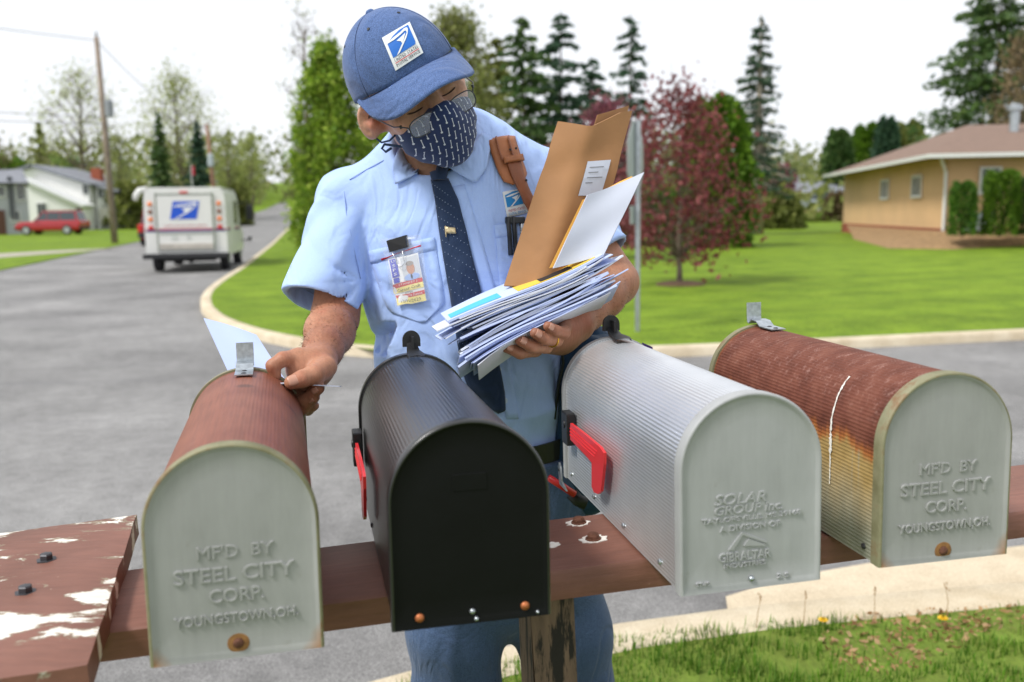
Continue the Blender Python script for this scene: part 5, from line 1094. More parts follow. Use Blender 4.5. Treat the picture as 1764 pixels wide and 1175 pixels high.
slo = np.minimum(lo_, RH - .12); shirt = link('shirt', sdf_mesh(f_shirt, v3(slo[0], lo_[1], SP[0][0][2] - .03), v3(hi_[0] + .05, hi_[1] + .06, NB[2] + .12), .0036, 'shirt'), M_SHIRT, smooth=True); attach(shirt)
def facing(G, fw=lambda p: p):                       # order the rows so the sheet's front looks at the camera
    i, j = len(G) // 2, len(G[0]) // 2; i = min(i, len(G) - 2); j = min(j, len(G[0]) - 2); p, a, b = [np.array(fw(np.array(q))) for q in (G[i][j], G[i + 1][j], G[i][j + 1])]
    return G if np.cross(a - p, b - p) @ (CAM_O - p) > 0 else G[::-1]
def on_shirt(name, rows, off, m, parent=None, thick=.0012, smooth=True):
    mb = MB(); G = facing(drape(f_shirt, rows, off)); G = [[tuple(np.array(p) - ROOT) for p in r] for r in G]
    mb.grid(G, thick); o = mb.build(name, m, parent or man, smooth=smooth); return o
def quadgrid(tl, tr, br, bl, n=8, m=8, off=None):
    tl, tr, br, bl = map(np.array, (tl, tr, br, bl)); rows = []
    for i in range(n + 1):
        a = tl + (bl - tl) * i / n; b = tr + (br - tr) * i / n; rows.append([tuple(a + (b - a) * j / m) + ((off,) if off is not None else ()) for j in range(m + 1)])
    return rows
def ploft(left, right, n=18, m=6, off=.002, bulge=0.0):
    """strip between two photo polylines"""
    def rs(pl):
        pl = np.array(pl, float); s = np.r_[0, np.cumsum(np.linalg.norm(np.diff(pl, axis=0), axis=1))]; u = np.linspace(0, s[-1], n + 1); return np.stack([np.interp(u, s, pl[:, k]) for k in range(2)], 1)
    a, b = rs(left), rs(right); return [[tuple(a[i] + (b[i] - a[i]) * j / m) + (off + bulge * math.sin(math.pi * j / m),) for j in range(m + 1)] for i in range(n + 1)]
# collar flaps, placket, pockets, buttons
on_shirt('collar_stand', ploft([(700, 242), (722, 268), (752, 290)], [(694, 262), (716, 286), (750, 306)], 10, 4, .004), .004, M_SHIRT, shirt, .0025)
on_shirt('collar_flap', ploft([(690, 236), (706, 258), (728, 275), (752, 288)], [(680, 262), (681, 290), (684, 320), (734, 295)], 14, 8, .007, .002), .007, M_SHIRT, shirt, .0022)
on_shirt('collar_flap', ploft([(772, 288), (792, 278), (812, 258), (828, 232)], [(784, 298), (819, 318), (838, 290), (846, 240)], 14, 8, .007, .002), .007, M_SHIRT, shirt, .0022)
on_shirt('placket', ploft([(776, 322), (806, 420), (835, 520), (856, 640), (872, 722)], [(800, 318), (832, 420), (860, 520), (880, 640), (894, 722)], 30, 4, .0012), .0012, M_SHIRT, shirt, .0012)
pk = on_shirt('pocket', ploft([(637, 433), (645, 470), (660, 515), (672, 538), (726, 556)], [(748, 409), (755, 450), (764, 500), (766, 524), (732, 556)], 16, 10, .0016), .0016, M_SHIRT, shirt, .0015)
on_shirt('pocket_hem', ploft([(636, 432), (640, 455)], [(748, 408), (752, 430)], 3, 10, .0026), .0026, M_SHIRT, shirt, .001)
on_shirt('pocket', ploft([(852, 389), (856, 440), (862, 500)], [(918, 380), (925, 430), (930, 490)], 12, 8, .0016), .0016, M_SHIRT, shirt, .0015); on_shirt('pocket_hem', ploft([(851, 388), (853, 410)], [(918, 379), (921, 401)], 3, 8, .0026), .0026, M_SHIRT, shirt, .001)
M_BTN = plain('button_blue', 'c6d6f0', .35)
for px, py in ((868, 690), (858, 636), (695, 441)):
    p, _ = trace(f_shirt, px, py); nn = normal_at(f_shirt, p); R = Vector(nn).to_track_quat('Z', 'Y').to_matrix(); MB().lathe([(.0055, 0), (.0055, .0016), (.0045, .0022), (.003, .0016)], tuple(p + nn * .0024 - ROOT), 14, R=R).build('button', M_BTN, shirt)
# sleeve hem stitching and shoulder seams as fine raised cord
def cord(name, pts, off, r, m, parent): G = drape(f_shirt, [pts], off)[0]; mb = MB(); mb.tube([tuple(np.array(p) - ROOT) for p in G], r, 6); return mb.build(name, m, parent, smooth=True)
M_SEAM = plain('seam_blue', '9bb4ea', .8)
cord('seam', [(602, 310), (632, 292), (660, 277), (682, 264)], .0006, .0009, M_SEAM, shirt); cord('seam', [(592, 330), (596, 365), (603, 400), (612, 440), (621, 480)], .0004, .0009, M_SEAM, shirt); cord('seam', [(496, 482), (530, 502), (570, 520), (612, 532)], .0004, .0007, M_SEAM, shirt)
# --- tie with its pin
tie = on_shirt('tie', ploft([(743, 311), (750, 345), (757, 400), (765, 450), (774, 500), (784, 560), (795, 640), (806, 672), (858, 712)], [(773, 309), (790, 345), (804, 400), (815, 450), (828, 500), (842, 560), (863, 640), (868, 676), (869, 706)], 40, 10, .005, .004), .005, M_TIE, None, .004)
kn = on_shirt('tie_knot', ploft([(736, 286), (741, 300), (746, 314)], [(776, 287), (773, 300), (770, 313)], 8, 8, .010, .008), .010, M_TIE, tie, .006)
M_PIN = plain('pin_gold', 'cdbb94', .35, .6, var=.25, scale=300)
on_shirt('tie_pin', quadgrid((769, 392), (785, 394), (786, 403), (769, 403), 3, 4, .0115), .0115, M_PIN, tie, .0012); on_shirt('tie_pin', quadgrid((767.5, 391), (769.5, 391), (770.5, 409), (768.5, 409), 3, 1, .0115), .0115, M_PIN, tie, .0012)
def m_stitch():
    t = NT('tie_dots'); t.col(lin('8593ab')); t.set(rough=.8); return t.m
M_TDOT = m_stitch(); mb = MB(); TL_, TR_ = np.array([(743, 311), (757, 400), (774, 500), (795, 640)], float), np.array([(773, 309), (804, 400), (828, 500), (863, 640)], float); uv = []
for row in range(14):
    for k in range(9):
        v = .03 + row * .07 + k * .012; u = .08 + k * .105
        if v < 1: a = [np.interp(v * 3, range(4), TL_[:, c]) for c in (0, 1)]; b = [np.interp(v * 3, range(4), TR_[:, c]) for c in (0, 1)]; uv.append((a[0] + (b[0] - a[0]) * u, a[1] + (b[1] - a[1]) * u, .0056 + .004 * math.sin(math.pi * u)))
for p in drape(f_shirt, [uv])[0]: p = np.array(p) - ROOT; s = .0006; mb.add([p + v3(-s, 0, -s), p + v3(s, 0, -s), p + v3(s, 0, s), p + v3(-s, 0, s)], [(0, 1, 2, 3)])
o = mb.build('woven_dots', M_TDOT, tie, fix=False); o['kind'] = 'stuff'
# --- chest emblem and pens
def umap(q4, off):
    tl, tr, br, bl = [np.array(c, float) for c in q4]
    def fn(u, v, l):
        p = bl + (br - bl) * u; q = tl + (tr - tl) * u; r = p + (q - p) * v; return tuple(np.array(drape(f_shirt, [[(r[0], r[1], off + l)]])[0][0]) - ROOT)
    return fn
def fastmap(f, q4, off, n=10):
    tl, tr, br, bl = [np.array(c, float) for c in q4]; rows = [[tuple((bl + (br - bl) * j / n) + ((tl + (tr - tl) * j / n) - (bl + (br - bl) * j / n)) * i / n) for j in range(n + 1)] for i in range(n + 1)]
    G = np.array(drape(f, rows, off)); du = np.gradient(G, axis=1); dv = np.gradient(G, axis=0); N = np.cross(du, dv); N /= np.linalg.norm(N, axis=2)[..., None] + 1e-12
    if (N[5, 5] @ (CAM_O - G[5, 5])) < 0: N = -N
    def fn(u, v, l):
        x, y = min(max(u, 0), .9999) * n, min(max(v, 0), .9999) * n; j, i = int(x), int(y); a, b = x - j, y - i
        w = ((1 - a) * (1 - b), a * (1 - b), (1 - a) * b, a * b); ids = ((i, j), (i, j + 1), (i + 1, j), (i + 1, j + 1))
        return tuple(sum(wk * (G[k] + N[k] * l) for wk, k in zip(w, ids)) - ROOT)
    return fn
M_PWHITE = plain('patch_white', 'dfe3e6', .7, var=.04); M_PBLUE = plain('patch_blue', '1f86c9', .6, var=.06); M_PINK = plain('patch_text', 'b0415f', .7)
cq = [(865, 331), (899, 325), (909, 367), (873, 375)]; cp = on_shirt('chest_emblem', quadgrid(*cq, 6, 5, .002), .002, M_PWHITE, man, .001)
fc = fastmap(f_shirt, cq, .002, 6); fn = fc; emblem(lambda u, v, l: fn(.08 + u * .84, .36 + v * .58, l), cp, [(0, .02), (.0, .85), (.5, 1), (1, 1), (1, .1), (.9, .05)], M_PBLUE, M_PWHITE, .0007)
def flat_text(body, fn, u0, u1, v0, v1, m, parent, lift, name='lettering'):
    V, F = mesh_vf(text_mesh(body, 1.0, res=1)); mn, mx = V.min(0), V.max(0); Q = [(u0 + (x - mn[0]) / (mx[0] - mn[0]) * (u1 - u0), v0 + (y - mn[1]) / (mx[1] - mn[1]) * (v1 - v0)) for x, y, z in V]
    o = MB().add([fn(u, v, lift) for u, v in Q], F).build(name, m, parent, fix=False); return o
# the view-ray drape is slow per point, so lettering uses a small precomputed sheet
flat_text('UNITED STATES', fc, .1, .9, .18, .28, M_PINK, cp, .0008); flat_text('POSTAL SERVICE', fc, .1, .9, .05, .15, M_PBLUE, cp, .0008)
M_PENB = plain('pen_black', '23262c', .35); M_CHROME = plain('pen_chrome', 'd3d6da', .2, .9)
def at_shirt(px, py, off): return np.array(drape(f_shirt, [[(px, py, off)]])[0][0]) - ROOT
for x0, x1, m in ((872, 876, M_PENB), (882, 885, M_PENB), (895, 897, M_CHROME)):
    MB().tube([at_shirt(x0, 374, .006), at_shirt(x1, 400, .004), at_shirt(x1 + 3, 440, .003)], .0042, 10).build('pen', m, man, smooth=True)
mb = MB(); mb.box(at_shirt(885, 380, .006), (.034, .008, .011), None, .002); mb.build('pen_case', M_PENB, man)
MB().tube([at_shirt(894, 376, .012), at_shirt(895, 392, .0095), at_shirt(898, 412, .008)], .0018, 8).build('pen_clip', M_CHROME, man, smooth=True)
# --- identity badge in a clear pouch, held by a binder clip
def m_clear(name, alpha=.3, tint=(.9, .93, .97)):
    t = NT(name); t.col(tint); t.set(rough=.15, spec=.7); tr = t.n('ShaderNodeBsdfTransparent'); mx = t.n('ShaderNodeMixShader'); mx.inputs[0].default_value = alpha; t.l(tr.outputs[0], mx.inputs[1]); t.l(t.b.outputs[0], mx.inputs[2]); t.l(mx.outputs[0], t.out.inputs[0]); return t.m
M_CLEAR = m_clear('clear_plastic', .10)
bq = [(673, 449), (722, 436), (737, 516), (688, 526)]; bf = fastmap(f_shirt, bq, .007, 6)
bd_ = empty('identity_badge', (0, 0, 0)); bd_.parent = man
def bpatch(u0, u1, v0, v1, l, name, m, th=.0):
    mb = MB(); G = facing([[bf(u0 + (u1 - u0) * i / 4, v0 + (v1 - v0) * j / 4, l) for j in range(5)] for i in range(5)], lambda p: p + ROOT); mb.grid(G, th); return mb.build(name, m, bd_, fix=bool(th))
M_BADGER = plain('badge_red', 'c8242c', .4); M_BADGEY = plain('badge_yellow', 'efe08a', .4); M_BADGEW = plain('badge_white', 'e9ebee', .4, var=.03); M_BADGEB = plain('badge_blue', '2230b8', .4); M_INK = plain('ink', '22242a', .6)
bpatch(0, 1, 0, 1, 0, 'card', M_BADGEW, .0008)
bpatch(.0, 1, .40, .485, .0006, 'red_band', M_BADGER); bpatch(0, 1, .285, .398, .0006, 'yellow_band', M_BADGEY); bpatch(0, 1, .145, .225, .0006, 'red_band', M_BADGER); bpatch(0, 1, .0, .143, .0006, 'yellow_band', M_BADGEY); bpatch(.04, .27, .62, .985, .0006, 'blue_band', M_BADGEB); bpatch(.06, .25, .50, .60, .0006, 'eagle_mark', M_BADGEB); bpatch(.40, .97, .5, .97, .0006, 'portrait_ground', plain('portrait_grey', 'c3c8d0', .4))
def bdisc(cu, cv, ru, rv, l, name, m): mb = MB(); mb.add([bf(cu, cv, l)] + [bf(cu + math.cos(a) * ru, cv + math.sin(a) * rv, l) for a in np.linspace(0, 2 * math.pi, 19)[:-1]], [(0, i, i % 18 + 1) for i in range(1, 19)]); mb.build(name, m, bd_, fix=False)
bdisc(.68, .55, .26, .07, .0009, 'portrait_shirt', plain('portrait_shirt', '93aee0', .4)); bdisc(.68, .73, .135, .13, .0011, 'portrait_face', plain('portrait_face', 'b98468', .4)); bdisc(.68, .83, .13, .05, .0012, 'portrait_hair', plain('portrait_hair', '8d8580', .5)); bdisc(.67, .555, .03, .05, .0013, 'portrait_tie', M_INK)
for b_, u0, u1, v0, v1, m in (('STANLEY J', .2, .82, .42, .465, M_BADGEW), ('Career Craft', .12, .9, .31, .375, M_INK), ('47726', .36, .62, .235, .275, M_INK), ('Western PA District', .08, .92, .162, .208, M_BADGEW), ('12/31/2023', .16, .84, .035, .105, M_INK)): flat_text(b_, bf, u0, u1, v0, v1, m, bd_, .0012)
for k, ch in enumerate('USPS'): flat_text(ch, bf, .10, .21, .91 - k * .085, .965 - k * .085, M_BADGEW, bd_, .0012)
on_shirt('pouch', quadgrid((661, 411), (727, 404), (744, 514), (687, 529), 8, 6, .0105), .0105, M_CLEAR, bd_, .0004)
on_shirt('zip_seal', quadgrid((661, 441), (728, 421), (728.5, 424), (661.5, 444), 1, 6, .011), .011, M_BADGER, bd_, .0005)
mb = MB(); a, b, c, d = [at_shirt(*q, .013) for q in ((673, 413), (702, 405), (705, 424), (677, 431))]; mb.grid([[a, b], [d, c]], .009); mb.build('binder_clip', M_BLACKP, bd_)
MB().tube([at_shirt(681, 430, .013), at_shirt(688, 446, .0125), at_shirt(690, 456, .0125), at_shirt(697, 460, .0125), at_shirt(703, 453, .0125), at_shirt(701, 445, .0125), at_shirt(699, 427, .013)], .0008, 6).build('clip_wire', M_CHROME, bd_, smooth=True)
# --- trousers, belt, shoes
pel = [(J(838, 770, 1.715), .150), (J(858, 850, 1.735), .168), (J(872, 950, 1.745), .165)]
kneeL, kneeR = J(786, 1190, 1.76), J(985, 1190, 1.80); ftL, ftR = v3(kneeL[0] + .01, 1.80, .17), v3(kneeR[0] + .05, 1.86, .17)
def f_trous(P):
    s = None
    for (a, ra), (b, rb) in zip(pel[:-1], pel[1:]):
        ab = b - a; t = np.clip((P - a) @ ab / (ab @ ab), 0, 1); q = P - a - t[:, None] * ab; r = ra + (rb - ra) * t; d = (np.sqrt(q[:, 0] ** 2 + (q[:, 1] / .72) ** 2 + q[:, 2] ** 2) - r) * .8; s = d if s is None else smin(s, d, .03)
    for hip, mid, kn, ft in ((J(800, 985, 1.745), J(783, 1085, 1.75), kneeL, ftL), (J(945, 985, 1.755), J(970, 1085, 1.775), kneeR, ftR)):
        l = s_chain(P, [(hip, .098), (mid, .088), (kn, .079), (ft, .068)], .03); fr = P[:, 0] - np.interp(P[:, 2], [ft[2], kn[2], mid[2], hip[2]], [ft[0], kn[0], mid[0], hip[0]]); l = l - .005 * np.exp(-(fr / .012) ** 2) + .002 * np.sin(P[:, 2] * 30 + P[:, 0] * 25); s = smin(s, l, .03)
    return np.maximum(np.maximum(s, .125 - P[:, 2]), P[:, 2] - (SP[0][0][2] - .012))
tlo, thi = v3(-.26, 1.5, .08), v3(.34, 2.0, SP[0][0][2] + .02); attach(link('trousers', sdf_mesh(f_trous, tlo, thi, .0055, 'trousers'), M_TROUS, smooth=True))
for ft in (ftL, ftR):
    so = lambda P: smax(smin(s_ell(P, (ft[0], ft[1] - .1, .135), (.048, .11, .04)), s_cone(P, ft, (ft[0], ft[1], .15), .05, .045), .03), .102 - P[:, 2], .004)
    attach(link('shoe', sdf_mesh(so, v3(ft[0] - .08, ft[1] - .24, .09), v3(ft[0] + .08, ft[1] + .1, .25), .005, 'shoe'), plain('shoe_black', '1b1b1d', .3), smooth=True))
M_BELT = plain('belt_black', '1a1a1c', .4, var=.2); mb = MB(); G = []; bc = SP[0][0]
for k in range(48):
    a = 2 * math.pi * k / 48; w = 1.02
    G.append([(bc[0] + math.cos(a) * .1515 * w - ROOT[0], bc[1] + math.sin(a) * .1105 * w - ROOT[1], bc[2] + dz + .012 * math.cos(a) - ROOT[2]) for dz in (-.02, .016)])
mb.grid(G, .004, closeu=True); mb.build('belt', M_BELT, man, smooth=False)
# --- cap
M_CAPSEAM = plain('cap_seam', '2e3f63', .9)
CC, CRD = np.array([0, -.008, .045]), np.array([.090, .110, .106])
def f_crown(P): return s_ell(hl(P), CC, CRD)
def rim_u(ph): return .036 + .014 * math.cos(ph) - .004 * math.cos(2 * ph)
mb = MB(); G = []; NPH = 120
for k in range(NPH):
    ph = 2 * math.pi * k / NPH; am = math.acos((rim_u(ph) - CC[2]) / CRD[2]); row = []
    seam = max(math.exp(-((math.atan2(math.sin(ph - s), math.cos(ph - s))) / .03) ** 2) for s in [math.radians(x) for x in (0, 60, 120, 180, 240, 300)])
    for a in np.linspace(.02, am, 26):
        r = 1 - .008 * seam * math.sin(a) + .004 * math.sin(3 * ph + 4 * a) * math.sin(a) + .003 * math.sin(7 * ph - 5 * a) * math.sin(a); row.append(tuple(CC + CRD * r * np.array([math.sin(a) * math.sin(ph), math.sin(a) * math.cos(ph), math.cos(a)])))
    G.append(row)
mb.grid(G, .0018, closeu=True); cap = mb.build('cap', M_DENIM, None, smooth=True, fix=True); attach(cap, HM4)
MB().lathe([(.0075, 0), (.007, .003), (.004, .0055), (.0005, .006)], tuple(CC + np.array([0, 0, CRD[2] - .002])), 16).build('button', M_DENIM, cap, smooth=True)
mb = MB(); G = []
for k in range(41):
    ph = math.radians(-76 + 152 * k / 40); am = math.acos((rim_u(ph) - CC[2]) / CRD[2]); b = CC + CRD * np.array([math.sin(am) * math.sin(ph), math.sin(am) * math.cos(ph), math.cos(am)]) * np.array([1, 1, 1]); ln = .074 * max(0.0, math.cos(ph * 90 / 76)) ** .42; row = []
    for j in range(15):
        t = j / 14 - .05; x = b[0] * (1 + .07 * t); y = b[1] + ln * t; cu = (abs(x) / .09) ** 2
        row.append((x, y, b[2] + .004 - .020 * t * t * (ln / .074) - .012 * t * (ln / .074) - .040 * cu * (.35 + .65 * t) * (ln / .074 + .1) + .00045 * math.sin(t * 14 * math.pi) * (t > .12)))
    G.append(row)
mb.grid(G, .003); mb.build('brim', M_DENIM, cap, smooth=True)
for sdeg in (60, 120, 180, 240, 300):
    ph = math.radians(sdeg); am = math.acos((rim_u(ph) - CC[2]) / CRD[2])
    MB().tube([tuple(CC + CRD * .9965 * np.array([math.sin(a) * math.sin(ph), math.sin(a) * math.cos(ph), math.cos(a)])) for a in np.linspace(.08, am, 20)], .0007, 6).build('seam', M_CAPSEAM, cap, smooth=True)
MB().tube([G[k][0] for k in range(41)], .0011, 6).build('brim_seam', M_CAPSEAM, cap, smooth=True)
M_EYELET = plain('eyelet_dark', '20242c', .6)
for ph, a in ((.55, .62), (-.55, .62), (-1.6, .75), (1.6, .75)):
    n_ = np.array([math.sin(a) * math.sin(ph), math.sin(a) * math.cos(ph), math.cos(a)]); p = CC + CRD * n_ * 1.004; R = Vector(n_ / CRD).to_track_quat('Z', 'Y').to_matrix(); MB().lathe([(.0028, 0), (.0026, .0008), (.001, .0004)], tuple(p), 10, R=R).build('eyelet', M_EYELET, cap)
CQ = [(659, 67), (705, 40), (728, 92), (682, 122)]
def cfast(q4, off): fm = fastmap(f_crown, q4, off, 8); return lambda u, v, l: tuple(HM.T @ (np.array(fm(u, v, l)) + ROOT - HC))
cf = cfast(CQ, .003); mb = MB(); mb.grid(facing([[cf(i / 8, j / 8, 0) for j in range(9)] for i in range(9)], hw_), .0018); pt_ = mb.build('patch', M_PWHITE, cap)
emblem(lambda u, v, l: cf(.09 + u * .82, .34 + v * .60, l), cap, [(.0, .0), (.0, .70), (.3, .9), (.6, 1), (1, 1), (1, .12), (.96, .0)], plain('cap_blue', '1668c4', .6, var=.06), M_PWHITE, .0007)
flat_text('UNITED STATES', cf, .1, .92, .20, .29, M_INK, cap, .0009); flat_text('POSTAL SERVICE', cf, .1, .92, .055, .145, M_INK, cap, .0009)
mb = MB(); mb.grid([[cf(.09 + .83 * i / 6, v, .0009) for v in (.163, .183)] for i in range(7)]); mb.build('red_line', M_BADGER, cap, fix=False)
# --- mask
def f_mask(q):
    s = s_ell(q, (0, .040, -.044), (.067, .081, .063)); s = smin(s, s_cone(q, (0, .102, .012), (0, .119, -.030), .0135, .0225), .025); s = smin(s, s_cone(q, (0, .085, -.055), (0, .070, -.085), .029, .028), .03)
    ar = np.abs(q[:, 0]); s = s + .0011 * np.sin(q[:, 2] * 210 + ar * 90) * np.clip(ar / .05, 0, 1)
    tt = np.clip((ar - .005) / .022, 0, 1); top = q[:, 2] - (-.007 - .008 * tt * tt * (3 - 2 * tt) - .22 * np.clip(ar - .02, 0, 1)); s = smax(s, top, .004); back = (.022 + .16 * np.abs(q[:, 2] + .045)) - q[:, 1]; return smax(s, back, .004)
def m_mask():
    t = NT('arrow_print'); vec = t.mapping((1, 1, 1), rot=(0, .1, 0)); n = t.n('ShaderNodeTexNoise'); n.inputs['Scale'].default_value = 26; t.l(t.tc(), n.inputs['Vector']); x, y, z = t.sep(vec)
    wob = t.math('MULTIPLY', t.math('SUBTRACT', n.outputs['Fac'], .5), .005); x = t.math('ADD', x, wob)
    u = t.math('DIVIDE', x, .0094); col = t.math('FLOOR', u); fx = t.math('MULTIPLY', t.math('SUBTRACT', t.math('FRACT', u), .5), .0094)
    v = t.math('ADD', t.math('DIVIDE', z, .0205), t.math('MULTIPLY', t.math('FRACT', t.math('MULTIPLY', col, .5)), 1.0)); v = t.math('ADD', v, t.math('MULTIPLY', col, .07)); z_ = z; fz = t.math('MULTIPLY', t.math('SUBTRACT', t.math('FRACT', v), .5), .0205)
    line = t.math('MULTIPLY', t.math('LESS_THAN', t.math('ABSOLUTE', fx), .0005), t.math('LESS_THAN', t.math('ABSOLUTE', fz), .0058))
    def dot(off, r): dz = t.math('SUBTRACT', fz, off); return t.math('LESS_THAN', t.math('SQRT', t.math('ADD', t.math('MULTIPLY', fx, fx), t.math('MULTIPLY', dz, dz))), r)
    m = t.math('MAXIMUM', line, t.math('MAXIMUM', dot(-.0058, .0015), dot(.0058, .0010)))
    f = t.noise(900, 2); t.col(t.mix(m, t.ramp(f, [(.3, lin('14264f')), (.7, lin('1b315f'))]), lin('c9d0dc'))); t.set(rough=.85, sheen=.1); t.bump(t.noise(60, 4, .6), .12, .003); return t.m
mk = link('face_mask', sdf_mesh(f_mask, v3(-.1, -.01, -.15), v3(.1, .17, .04), .0021, 'face_mask'), m_mask(), smooth=True); attach(mk, HM4)
M_LOOP = plain('mask_cord', '1d3554', .8)
for s in (-1, 1): MB().tube([(s * .066, .032, -.03), (s * .074, .012, -.036), (s * .083, -.012, -.036), (s * .089, -.028, -.02), (s * .086, -.034, .004), (s * .078, -.028, .026)], .0017, 7).build('ear_loop', M_LOOP, mk, smooth=True)
MB().tube([(.064, .030, -.052), (.073, .008, -.046), (.080, -.012, -.041), (.086, -.020, -.046), (.084, -.014, -.053), (.076, .0, -.050)], .0022, 7).build('tie_string', M_LOOP, mk, smooth=True)
# --- glasses, lashes, brows, hair
gl = empty('glasses', (0, 0, 0)); attach(gl, HM4)
M_WIREF = plain('spectacle_metal', '4a4c50', .3, .8)
def m_lens():
    t = NT('lens_glass'); t.col((.86, .9, 1)); t.set(rough=.04, spec=.9); tr = t.n('ShaderNodeBsdfTransparent'); fr = t.n('ShaderNodeFresnel'); fr.inputs[0].default_value = 1.9; mx = t.n('ShaderNodeMixShader'); gs = t.n('ShaderNodeBsdfGlossy'); gs.inputs['Roughness'].default_value = .03
    fr.inputs[0].default_value = 1.5; t.l(fr.outputs[0], mx.inputs[0]); t.l(tr.outputs[0], mx.inputs[1]); t.l(gs.outputs[0], mx.inputs[2]); df = t.n('ShaderNodeBsdfDiffuse'); df.inputs[0].default_value = (.55, .6, .8, 1); m2 = t.n('ShaderNodeMixShader'); m2.inputs[0].default_value = .3; t.l(mx.outputs[0], m2.inputs[1]); t.l(df.outputs[0], m2.inputs[2]); t.l(m2.outputs[0], t.out.inputs[0]); return t.m  # pale blue diffuse share paints the sky's reflection onto the lenses
M_LENS = m_lens(); GT = math.radians(14)
def gpt(x, dz, dy=0): return (x, .1225 - .55 * (abs(x) / .07) ** 2 * .026 + dy + dz * math.sin(GT), -.025 + dz * math.cos(GT))
for s in (-1, 1):
    out = []
    for a in np.linspace(0, 2 * math.pi, 41)[:-1]:
        c, sn = math.cos(a), math.sin(a); x = .0245 * math.copysign(abs(c) ** .62, c); z = .0150 * math.copysign(abs(sn) ** .7, sn) ; out.append(gpt(s * (.0345 + x), z - .001 * abs(c)))
    mb = MB(); mb.tube(out + out[:2], .00095, 6, cap=False); mb.build('rim', M_WIREF, gl, smooth=True)
    mb = MB(); cen = gpt(s * .0345, 0, .0008); mb.add([cen] + out, [(0, i, i % 40 + 1) for i in range(1, 41)]); mb.build('lens', M_LENS, gl, smooth=True, fix=True)
    MB().tube([gpt(s * .0585, .006), (s * .068, .100, -.012), (s * .0735, .088, -.010), (s * .079, .03, .004), (s * .082, -.005, .012), (s * .084, -.022, .002)], .0011, 6).build('temple', M_WIREF, gl, smooth=True)
    MB().lathe([(.0022, 0), (.0022, .005)], (s * .0665, .1015, -.0155), 8).build('hinge', M_WIREF, gl)
MB().tube([gpt(-.0105, .004), (-.005, .128, -.018), (.005, .128, -.018), gpt(.0105, .004)], .0011, 6).build('bridge', M_WIREF, gl, smooth=True)
M_LASH = plain('lash_dark', '4a3328', .8); M_BROW = plain('brow_grey', '6d5a4c', .9)
def f_headw(P): return f_headl(hl(P))
for s in (-1, 1):
    pts = []
    for k in range(9):
        x = s * (.0175 + .0275 * k / 8); q = np.array([[x, .2, -.005 - .002 * math.sin(math.pi * k / 8) + .002 * (k / 8)]])
        for _ in range(40): q[0, 1] -= f_headl(q)[0] * .8
        pts.append((q[0, 0], q[0, 1] + .0006, q[0, 2]))
    o = MB().tube(pts, [.0004] + [.0013] * 7 + [.0004], 6).build('eyelashes', M_LASH, None, smooth=True); attach(o, HM4)
    mb = MB(); rg = np.random.default_rng(5)
    for k in range(170):
        u = rg.uniform(); x = s * (.012 + .036 * u); z0 = .024 + .006 * math.sin(math.pi * u * .8) + rg.normal() * .0018; q = np.array([[x, .2, z0]])
        for _ in range(25): q[0, 1] -= f_headl(q)[0] * .8
        p = q[0]; d = np.array([s * .0055, rg.normal() * .001 + .001, .002 - .004 * u]); n2 = np.array([0, .0004, .00045]); mb.add([p - n2, p + n2, p + d + np.array([0, .0012, 0])], [(0, 1, 2)])
    o = mb.build('eyebrow', M_BROW, None, fix=False); attach(o, HM4)
hf_ = lambda q: smax(smax(np.maximum(s_ell(q, (0, -.012, .05), (.080, .101, .088)), .0), q[:, 2] - .05, .004), np.maximum(q[:, 1] - (.012 + .12 * q[:, 2]) - .0, -.045 - q[:, 2] - .25 * q[:, 1]), .006)
hair = link('hair', sdf_mesh(lambda q: smax(smax(s_ell(q, (0, -.014, .045), (.0795, .1015, .092)), q[:, 2] - .05, .004), np.maximum(q[:, 1] - .022, -(q[:, 2] + .018 + .35 * q[:, 1])), .006), v3(-.1, -.14, -.08), v3(.1, .06, .08), .003, 'hair'), plain('hair_grey', '8a7c70', .8, var=.3, scale=200, bump=.6, bscale=400), smooth=True); attach(hair, HM4)
# --- nails and the ring
M_NAIL = plain('nail', 'b98a74', .3, var=.05)
for ch, w in ((HR['thumb'], .0085), (HR['middle'], .006), (HR['ring'], .006), (HL['index'], .0062), (HL['middle'], .0062), (HL['ring'], .006), (HL['little'], .005)):
    (a, ra), (b, rb) = ch[-2], ch[-1]; ax = (b - a) / np.linalg.norm(b - a); v = CAM_O - b; v = v - ax * (v @ ax); v /= np.linalg.norm(v); v = v * .9 + v3(0, 0, 1) * .25; v = v - ax * (v @ ax); v /= np.linalg.norm(v); sd = np.cross(ax, v); c = b - ax * .001; G = []
    for i in range(7):
        t = -1 + 2 * i / 6; wd = w * (1 - .35 * max(0, abs(t) - .3)); row = []
        for j in range(7): u = -1 + 2 * j / 6; an = u * wd / rb; row.append(tuple(c + ax * t * w * .95 + (v * math.cos(an) + sd * math.sin(an)) * (rb + .0006) - ROOT))
        G.append(row)
    MB().grid(G, .0006).build('fingernail', M_NAIL, man, smooth=True)
(a, ra), (b, rb) = HL['ring'][1], HL['ring'][2]; ax = (b - a) / np.linalg.norm(b - a); c = a + (b - a) * .35; s1 = Vector(ax).orthogonal().normalized(); s2 = Vector(ax).cross(s1); rr = ra * .65 + rb * .35 + .0008
pts = [tuple(Vector(c - ROOT) + (s1 * math.cos(w) + s2 * math.sin(w)) * rr) for w in np.linspace(0, 2 * math.pi, 25)]; MB().tube(pts, .0016, 6, cap=False).build('finger_ring', plain('ring_gold', 'c79a3c', .25, .9), man, smooth=True)

